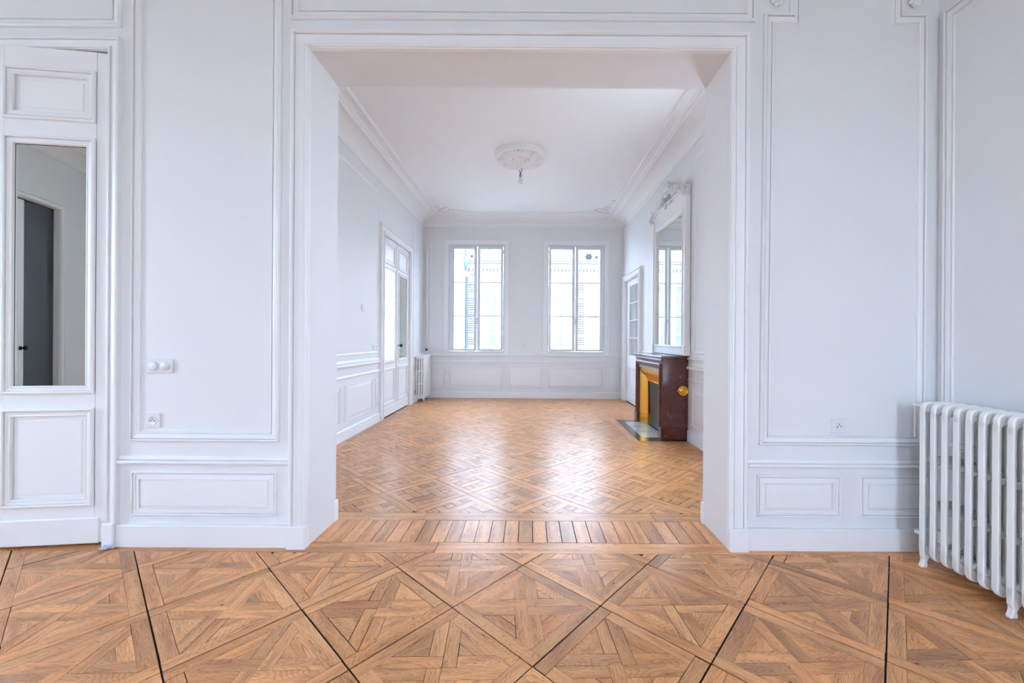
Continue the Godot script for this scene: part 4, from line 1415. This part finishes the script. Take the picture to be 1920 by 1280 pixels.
# ---------------------------------------------------------------- ceiling rose and hanging bulb
func rose() -> void:
	var c := w3(-0.134, CH, 5.40)
	var r := thing("ceiling_rose", "round white plaster rose with relief leaves on the far room's ceiling", "ceiling rose", c)
	var sh := Sh.new()
	sh.lathe(prof([0.352, 0.0, 0.352, 0.012, 0.346, 0.015, 0.344, 0.030, 0.336, 0.034, 0.334, 0.050, 0.328, 0.059, 0.322, 0.062, 0.316, 0.060, 0.314, 0.054, 0.176, 0.054, 0.173, 0.066, 0.166, 0.073, 0.152, 0.075, 0.143, 0.071, 0.140, 0.060, 0.130, 0.050, 0.105, 0.030, 0.070, 0.016, 0.040, 0.012, 0, 0.012]), Vector3.ZERO, Vector3.DOWN, 72, false)
	obj("plate", sh, M.plaster, r)
	var dn := Vector3.DOWN
	for k in 8:
		var a := TAU * k / 8.0
		var d := Vector3(cos(a), 0, sin(a))
		var s := Vector3(-sin(a), 0, cos(a))
		sh = Sh.new()
		var b := d * 0.19 + dn * 0.052
		sh.leaf(b, b + d * 0.118, 0.034, dn, 0.026, 0.008)
		for e in [-1.0, 1.0]:
			sh.leaf(b + d * 0.01, b + d * 0.09 + s * e * 0.062, 0.019, dn, 0.020, 0.006)
			sh.spiral(b + d * 0.045 + s * e * 0.078, s * e, d, 0.024, -1.3, 3.0, 0.0085, b + s * e * 0.01, dn * 0.006)
		sh.ball(b + d * 0.012 + dn * 0.012, Vector3(0.016, 0.014, 0.016), 10)
		obj("leaf_motif", sh, M.plaster, r)
	for k in 8:
		var a := TAU * (k + 0.5) / 8.0
		var d := Vector3(cos(a), 0, sin(a))
		var s := Vector3(-sin(a), 0, cos(a))
		sh = Sh.new()
		sh.leaf(d * 0.022 + dn * 0.012, d * 0.132 + dn * 0.048, 0.034, dn, 0.018, 0.004)
		sh.spiral(d * 0.090 + s * 0.040 + dn * 0.032, d, s, 0.014, 1.2, 0.5, 0.006)
		obj("centre_leaf", sh, M.plaster, r)
		sh = Sh.new()
		sh.spiral(d * 0.262 + dn * 0.056, d, s, 0.015, 1.2, 0.5, 0.006)
		obj("small_scroll", sh, M.plaster, r)
	var p := thing("pendant_bulb", "bare white bulb hanging on a short flex under the ceiling rose", "light bulb", c + Vector3(0, -0.352, 0))
	var t := Vector3(0, 0.352, 0)
	sh = Sh.new()
	sh.tube([t + dn * 0.012, t + dn * 0.12 + Vector3(0.006, 0, 0), t + dn * 0.185], [0.004], 8)
	obj("flex", sh, M.plastic, p)
	sh = Sh.new()
	var hook := []
	for k in 9:
		var a := -0.4 + PI * 1.25 * k / 8.0
		hook.append(t + dn * (0.205 + 0.016 * sin(a)) + Vector3(0.016 * cos(a), 0, 0))
	hook.push_front(t + dn * 0.165 + Vector3(0.016, 0, 0))
	sh.tube(hook, [0.004], 8)
	obj("hook", sh, M.black, p)
	sh = Sh.new()
	sh.lathe(prof([0, 0.350 - 0.22, 0.007, 0.128, 0.012, 0.112, 0.014, 0.090, 0.019, 0.088, 0.019, 0.080, 0.015, 0.078, 0.016, 0.060, 0.013, 0.058, 0, 0.058]), Vector3.ZERO, Vector3.UP, 18)
	obj("socket", sh, M.bracket, p)
	sh = Sh.new()
	sh.lathe(prof([0.012, 0.064, 0.014, 0.054, 0.022, 0.040, 0.029, 0.022, 0.030, 0.008, 0.026, -0.008, 0.016, -0.020, 0, -0.025]), Vector3.ZERO, Vector3.UP, 20)
	obj("bulb", sh, M.bulb, p)


# ---------------------------------------------------------------- switches, sockets and small things
func socket_at(label: String, at: Vector3, turn: float, double := false) -> Node3D:
	var s := thing("wall_socket", label, "socket", at, turn, "white wall sockets")
	var sh := Sh.new()
	var hw := 0.078 if double else 0.041
	sh.box(Vector3(-hw, -0.041, 0), Vector3(hw, 0.041, 0.010), 0.003)
	obj("plate", sh, M.plastic, s)
	for x in ([-0.036, 0.036] if double else [0.0]):
		sh = Sh.new()
		sh.lathe(prof([0.027, 0.009, 0.027, 0.0125, 0.0245, 0.014, 0.022, 0.0135, 0.020, 0.011, 0, 0.011]), Vector3(x, 0, 0), Vector3(0, 0, 1), 28)
		var w := obj("outlet", sh, M.plastic, s)
		for e in [[-0.0095, -0.002], [0.0095, -0.002], [0.0, 0.010]]:
			var h := Sh.new()
			h.lathe(prof([0.0032, 0.0105, 0.0032, 0.0122, 0, 0.0124]), Vector3(x + e[0], e[1], 0), Vector3(0, 0, 1), 8)
			obj("pin_hole", h, M.pin, w)
	return s


func small_things() -> void:
	var f := -FD
	var s := thing("light_switch", "white double rotary switch plate beside the mirrored door", "switch", Vector3(-2.090, 1.016, f))
	var sh := Sh.new()
	sh.box(Vector3(-0.074, -0.040, 0), Vector3(0.074, 0.040, 0.009), 0.003)
	obj("plate", sh, M.plastic, s)
	for x in [-0.034, 0.033]:
		sh = Sh.new()
		sh.lathe(prof([0.025, 0.008, 0.025, 0.018, 0.0235, 0.020, 0, 0.020]), Vector3(x, 0, 0), Vector3(0, 0, 1), 28)
		obj("dial", sh, M.plastic, s)
	socket_at("white square wall socket low on the wall left of the opening", Vector3(-2.128, 0.709, f), 0.0)
	socket_at("white square wall socket beside the large radiator, right of the opening", Vector3(1.753, 0.700, f), 0.0)
	socket_at("white double wall socket just before the double mirrored door", Vector3(LX, 1.060, -5.64), PI / 2, true)
	socket_at("small white wall socket between the two far windows", Vector3(-0.096, 1.072, -WD), 0.0)
	# round cover plate on the left wall
	sh = Sh.new()
	sh.lathe(prof([0.052, 0, 0.052, 0.004, 0.048, 0.007, 0, 0.008]), Vector3.ZERO, Vector3(0, 0, 1), 28)
	var c := obj("cover_plate", sh, mat(Color(0.86, 0.87, 0.885), 0.45))
	c.position = Vector3(LX, 1.576, -5.21)
	c.rotation.y = PI / 2
	tag(c, "round blank cover plate on the far room's left wall", "cover plate")
	# crumpled scraps of film on the floor
	for e in [[Vector3(-2.338, 0.0, -2.262), 0.030, "crumpled scrap of clear film on the floor by the mirrored door"], [Vector3(-2.085, 0.0, -5.83), 0.026, "tiny white scrap at the near foot of the double door casing"], [Vector3(-2.085, 0.0, -6.62), 0.030, "tiny white scrap on the floor under the double door's meeting edge"]]:
		sh = Sh.new()
		var rr := RandomNumberGenerator.new()
		rr.seed = 5
		for k in 5:
			var p: Vector3 = Vector3(rr.randf_range(-1, 1), rr.randf_range(0.2, 0.7), rr.randf_range(-0.8, 0.8)) * e[1] * 0.7
			var pts := []
			for i in 6:
				var a := TAU * i / 6.0
				pts.append(p + Vector3(cos(a), rr.randf_range(-0.25, 0.25), sin(a)) * e[1] * rr.randf_range(0.5, 0.9))
			for i in 6:
				sh.otri(p + Vector3.UP * e[1] * 0.3, pts[i], pts[(i + 1) % 6], p)
				sh.otri(p - Vector3.UP * e[1] * 0.14, pts[i], pts[(i + 1) % 6], p)
		var o := obj("film_scrap", sh, M.scrap)
		o.position = e[0] + Vector3(0, 0.003, 0)
		tag(o, e[2], "scrap")


# ---------------------------------------------------------------- the courtyard outside
func courtyard() -> void:
	var Z := -13.2
	var YH := 4.25
	var b := thing("opposite_building", "pale stone house front across the courtyard, seen through both windows", "building", Vector3(1.5, -4.0, Z))
	# dressed stones round the openings that can be seen
	var opens := [[-1.60, -0.42], [0.20, 1.36]]
	var wl := b3(-2.08, 6.0, -4.0, 0.82, 13.24, 13.72)
	b3(-2.08, 6.0, 3.04, YH, 13.24, 13.7, 0.0, wl)
	b3(-2.08, -1.60, 0.82, 3.04, 13.24, 13.7, 0.0, wl)
	b3(-0.42, 0.20, 0.82, 3.04, 13.24, 13.7, 0.0, wl)
	b3(1.36, 6.0, 0.82, 3.04, 13.24, 13.7, 0.0, wl)
	obj("wall", wl, M.joint, b, true)
	for row in range(-1, 9):
		var y := 0.56 + 0.335 * row
		var x := -2.07 + (0.30 if row % 2 == 0 else 0.0)
		while x < 3.4:
			var x0 := x
			var x1 := x + 0.60
			x = x1
			for o in opens:
				if y + 0.335 > 0.82 and y < 3.05:
					if x0 > o[0] - 0.001 and x1 < o[1] + 0.001:
						x1 = x0
					elif x0 < o[0] and x1 > o[0]:
						x1 = o[0]
					elif x0 < o[1] and x1 > o[1]:
						x0 = o[1]
			if x1 - x0 > 0.04:
				var sh := Sh.new()
				sh.box(Vector3(x0 + 0.008, y + 0.008, Z - 0.05), Vector3(x1 - 0.008, y + 0.327, Z), 0.004)
				obj("stone", sh, M.stone[rng.randi() % 3], b, true)
	for o in opens:
		var ls := Sh.new()
		ls.box(Vector3(o[0] + 0.004, 3.045, Z - 0.05), Vector3(o[1] - 0.004, 3.25, Z), 0.004)
		obj("lintel", ls, M.stone[0], b, true)
	# entablature: bands and a row of dentils, parapet wall above
	var sh := Sh.new()
	sh.mould([Vector3(-2.06, 3.26, Z), Vector3(5.9, 3.26, Z)], prof([0, 0, 0, 0.03, 0.05, 0.04, 0.06, 0.07, 0.14, 0.075, 0.15, 0.10, 0.22, 0.11, 0.24, 0.16, 0.34, 0.18, 0.36, 0.22, 0.44, 0.24, 0.46, 0.20, 0.47, 0]), Vector3(0, 0, 1))
	var en := obj("cornice", sh, M.stone[2], b, true)
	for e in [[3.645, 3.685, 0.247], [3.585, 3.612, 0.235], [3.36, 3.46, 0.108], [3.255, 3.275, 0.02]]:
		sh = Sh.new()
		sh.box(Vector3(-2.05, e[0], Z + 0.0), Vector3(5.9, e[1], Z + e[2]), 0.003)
		obj("soot_and_shade_band", sh, M.joint, en)  # soot, and behind the dentils a dark strip painted as their shade
	for k in 44:
		sh = Sh.new()
		sh.box(Vector3(-2.05 + 0.115 * k, 3.37, Z + 0.05), Vector3(-1.99 + 0.115 * k, 3.45, Z + 0.125), 0.004)
		obj("dentil", sh, M.stone[1], en)
	obj("parapet", b3(-2.06, 6.0, 3.72, YH, 13.19, 13.24), M.stone[2], b, true)
	sh = Sh.new()
	sh.lathe(prof([0, 0.02, 0.03, 0.02, 0.035, 0.008, 0.075, 0.008, 0.08, 0.03, 0.11, 0.03, 0.115, 0.0]), Vector3(1.90, 3.86, Z + 0.01), Vector3(0, 0, 1), 20)
	obj("vent", sh, M.fume, b, true)
	sh = Sh.new()
	sh.box(Vector3(2.10, 3.80, Z + 0.01), Vector3(2.20, 3.90, Z + 0.03), 0.004)
	obj("vent", sh, M.fume, b, true)
	sh = Sh.new()
	sh.lathe(prof([0, 0.02, 0.05, 0.02, 0.05, 0.0]), Vector3(-1.88, 3.86, Z + 0.01), Vector3(0, 0, 1), 16)
	obj("vent", sh, M.fume, b, true)
	# its windows and shutters
	for k in 2:
		var x0: float = opens[k][0]
		var x1: float = opens[k][1]
		var fr := Sh.new()
		for e in [[x0, x0 + 0.10, 0.82, 3.04], [x1 - 0.10, x1, 0.82, 3.04], [x0 + 0.10, x1 - 0.10, 2.93, 3.04], [x0 + 0.10, x1 - 0.10, 0.82, 0.98], [(x0 + x1) / 2 - 0.09, (x0 + x1) / 2 + 0.09, 0.98, 2.93]]:
			fr.box(Vector3(e[0], e[2], Z - 0.16), Vector3(e[1], e[3], Z - 0.08), 0.006)
		for e in [[x0 - 0.004, x0 + 0.014, 0.82, 3.04], [x1 - 0.014, x1 + 0.004, 0.82, 3.04], [x0, x1, 3.026, 3.044], [x0, x1, 0.816, 0.834]]:
			fr.box(Vector3(e[0], e[2], Z - 0.30), Vector3(e[1], e[3], Z + 0.002))
		var w := obj("window", fr, M.white, b, true)
		for s in 2:
			var a: float = x0 + 0.10 if s == 0 else (x0 + x1) / 2 + 0.09
			var c: float = (x0 + x1) / 2 - 0.09 if s == 0 else x1 - 0.10
			for y in [2.03, 1.37]:
				sh = Sh.new()
				sh.box(Vector3(a, y - 0.02, Z - 0.15), Vector3(c, y + 0.02, Z - 0.09), 0.004)
				obj("glazing_bar", sh, M.white, w)
			sh = Sh.new()
			sh.box(Vector3(a, 0.97, Z - 0.125), Vector3(c, 2.94, Z - 0.120))
			obj("pane", sh, M.glass, w)
			# pleated curtain behind the pane
			var rows := []
			for i in 25:
				var t := i / 24.0
				rows.append(Vector3(lerpf(a + 0.01 if s == 0 else c - 0.15, a + 0.15 if s == 0 else c - 0.01, t), 0, Z - 0.24 + 0.03 * sin(t * 21.0)))
			sh = Sh.new()
			for i in 24:
				sh.quad(rows[i] + Vector3(0, 0.98, 0), rows[i + 1] + Vector3(0, 0.98, 0), rows[i + 1] + Vector3(0, 2.75, 0), rows[i] + Vector3(0, 2.75, 0))
				sh.quad(rows[i] + Vector3(0, 2.75, -0.004), rows[i + 1] + Vector3(0, 2.75, -0.004), rows[i + 1] + Vector3(0, 0.98, -0.004), rows[i] + Vector3(0, 0.98, -0.004))
			obj("curtain", sh, M.curtain, w)
		# the room behind: floor, ceiling, back and side walls
		sh = Sh.new()
		sh.box(Vector3(x0 - 0.35, 0.3, Z - 1.6), Vector3(x1 + 0.15, 3.3, Z - 1.5))
		sh.box(Vector3(x0 - 0.45, 0.3, Z - 1.6), Vector3(x0 - 0.35, 3.3, Z - 0.5))
		sh.box(Vector3(x1 + 0.15, 0.3, Z - 1.6), Vector3(x1 + 0.25, 3.3, Z - 0.5))
		sh.box(Vector3(x0 - 0.45, 3.2, Z - 1.6), Vector3(x1 + 0.25, 3.3, Z - 0.5))
		sh.box(Vector3(x0 - 0.45, 0.3, Z - 1.6), Vector3(x1 + 0.25, 0.4, Z - 0.5))
		obj("room", sh, M.wallpaper, w)
	for k in 3:
		var x0: float = [-2.05, 1.385, -0.40][k]
		var x1: float = [-1.615, 1.83, 0.16][k]
		sh = Sh.new()
		for e in [[x0, x0 + 0.06, 0.86, 3.02], [x1 - 0.06, x1, 0.86, 3.02], [x0 + 0.06, x1 - 0.06, 2.95, 3.02], [x0 + 0.06, x1 - 0.06, 0.86, 0.95], [x0 + 0.06, x1 - 0.06, 2.55, 2.63], [x0 + 0.06, x1 - 0.06, 1.25, 1.32]]:
			sh.box(Vector3(e[0], e[2], Z + 0.004), Vector3(e[1], e[3], Z + 0.044), 0.004)
		var s := obj("shutter", sh, M.white, b, true)
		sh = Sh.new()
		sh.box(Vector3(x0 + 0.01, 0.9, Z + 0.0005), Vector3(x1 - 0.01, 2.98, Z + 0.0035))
		obj("added_backing", sh, M.joint, s)  # dark sheet added as the shade between the slats
		for j in 27:
			var y := 0.965 + 0.0735 * j
			sh = Sh.new()
			sh.prism(poly([Vector2(0.010, 0.0), Vector2(0.016, 0.0), Vector2(0.036, 0.036), Vector2(0.030, 0.036)]), Vector3(x0 + 0.055, y, Z), Vector3(0, 0, 1), Vector3.UP, Vector3(-1, 0, 0), -(x1 - x0 - 0.11), 0.0)
			obj("slat", sh, M.white, s)
	# wing that closes the courtyard on the left
	var g := thing("side_building", "plain white courtyard wing running back on the left", "building", w3(-2.6, -4.0, 10.8))
	obj("wall", b3(-3.0, -2.10, -4.0, YH, 8.55, 13.8), M.render, g, true)
	sh = Sh.new()
	sh.mould([Vector3(-2.10, 3.35, -8.47), Vector3(-2.10, 3.35, -13.2)], prof([0, 0, 0, 0.05, 0.06, 0.06, 0.07, 0.12, 0.16, 0.13, 0.18, 0.0]), Vector3.RIGHT, false, true)
	obj("eaves_band", sh, M.white, g, true)
	for e in [[11.0, 11.9], [12.3, 12.9]]:
		sh = Sh.new()
		sh.box(Vector3(-2.10, 0.95, -e[1]), Vector3(-2.055, 3.0, -e[0]), 0.008)
		obj("window_frame", sh, M.white, g, true)
	sh = Sh.new()
	sh.tube([w3(-2.02, -4.0, 13.10), w3(-2.02, 3.3, 13.10), w3(-2.02, 3.55, 12.90), w3(-2.02, YH, 12.90)], [0.052], 12)
	sh.lathe(prof([0.05, -0.14, 0.075, -0.05, 0.11, 0.05, 0.115, 0.16, 0.05, 0.16]), w3(-2.02, 3.62, 12.90), Vector3.UP, 12)
	obj("downpipe", sh, M.zinc, g, true)
	# unseen storeys and wing added to shade the courtyard, and the yard floor
	var u := thing("added_storey", "unseen storeys of the house, added above the far room to shade the courtyard", "building", w3(0.5, CH + 0.3, 8.4))
	obj("wall", b3(-2.09, 6.0, CH + 0.3, YH, 8.2, 8.5), M.render, u, true)
	obj("wall", b3(RX + 0.3, 6.0, -4.0, CH + 0.3, 8.2, 8.5), M.render, u, true)
	var e := thing("added_wing", "plain unseen wing added on the right to shade the courtyard", "building", w3(6.3, -4.0, 11))
	obj("wall", b3(6.02, 6.6, -4.0, YH, 8.2, 13.8), M.render, e, true)
	var y := thing("courtyard_paving", "pale paving at the bottom of the courtyard", "paving", w3(2, -4.0, 11), 0.0, "", "structure")
	obj("slab", b3(-3.0, 6.5, -4.3, -4.02, 8.2, 13.8), M.yard, y, true)


# ---------------------------------------------------------------- build
func _ready() -> void:
	rng.seed = 20240611
	var cam := Camera3D.new()
	cam.name = "camera"
	cam.position = Vector3(0, 1.18, 0)
	cam.rotation.z = 0.0062
	cam.near = 0.05
	cam.far = 200.0
	cam.set_frustum(0.05 * 2.0 * 640.0 / 763.0, Vector2(-33.0 / 763.0, -4.0 / 763.0) * 0.05, 0.05, 200.0)
	cam.current = true
	add_child(cam)
	var env := Environment.new()
	var sky := Sky.new()
	var pm := ProceduralSkyMaterial.new()
	pm.sky_top_color = Color(0.775, 0.875, 1.0)
	pm.sky_horizon_color = Color(0.805, 0.89, 1.0)
	pm.ground_bottom_color = Color(0.54, 0.58, 0.62)
	pm.ground_horizon_color = Color(0.64, 0.68, 0.73)
	pm.energy_multiplier = 22.0
	sky.sky_material = pm
	env.background_mode = Environment.BG_SKY
	env.sky = sky
	env.tonemap_mode = Environment.TONE_MAPPER_LINEAR
	env.tonemap_exposure = 1.25
	env.sdfgi_enabled = true
	env.ssao_enabled = true
	env.ssil_enabled = true
	var we := WorldEnvironment.new()
	we.name = "environment"
	we.environment = env
	add_child(we)
	make_materials()
	front_room()
	far_room()
	floors()
	doors()
	casement_window(1, "left casement window of the far wall, shutter and side wing beyond it", -1.627, -0.512, [-1.520, -1.122, -0.995, -0.588])
	casement_window(2, "right casement window of the far wall, nearer the fireplace", 0.352, 1.499, [0.427, 0.846, 0.973, 1.402])
	radiators()
	fireplace()
	overmantel()
	rose()
	small_things()
	courtyard()
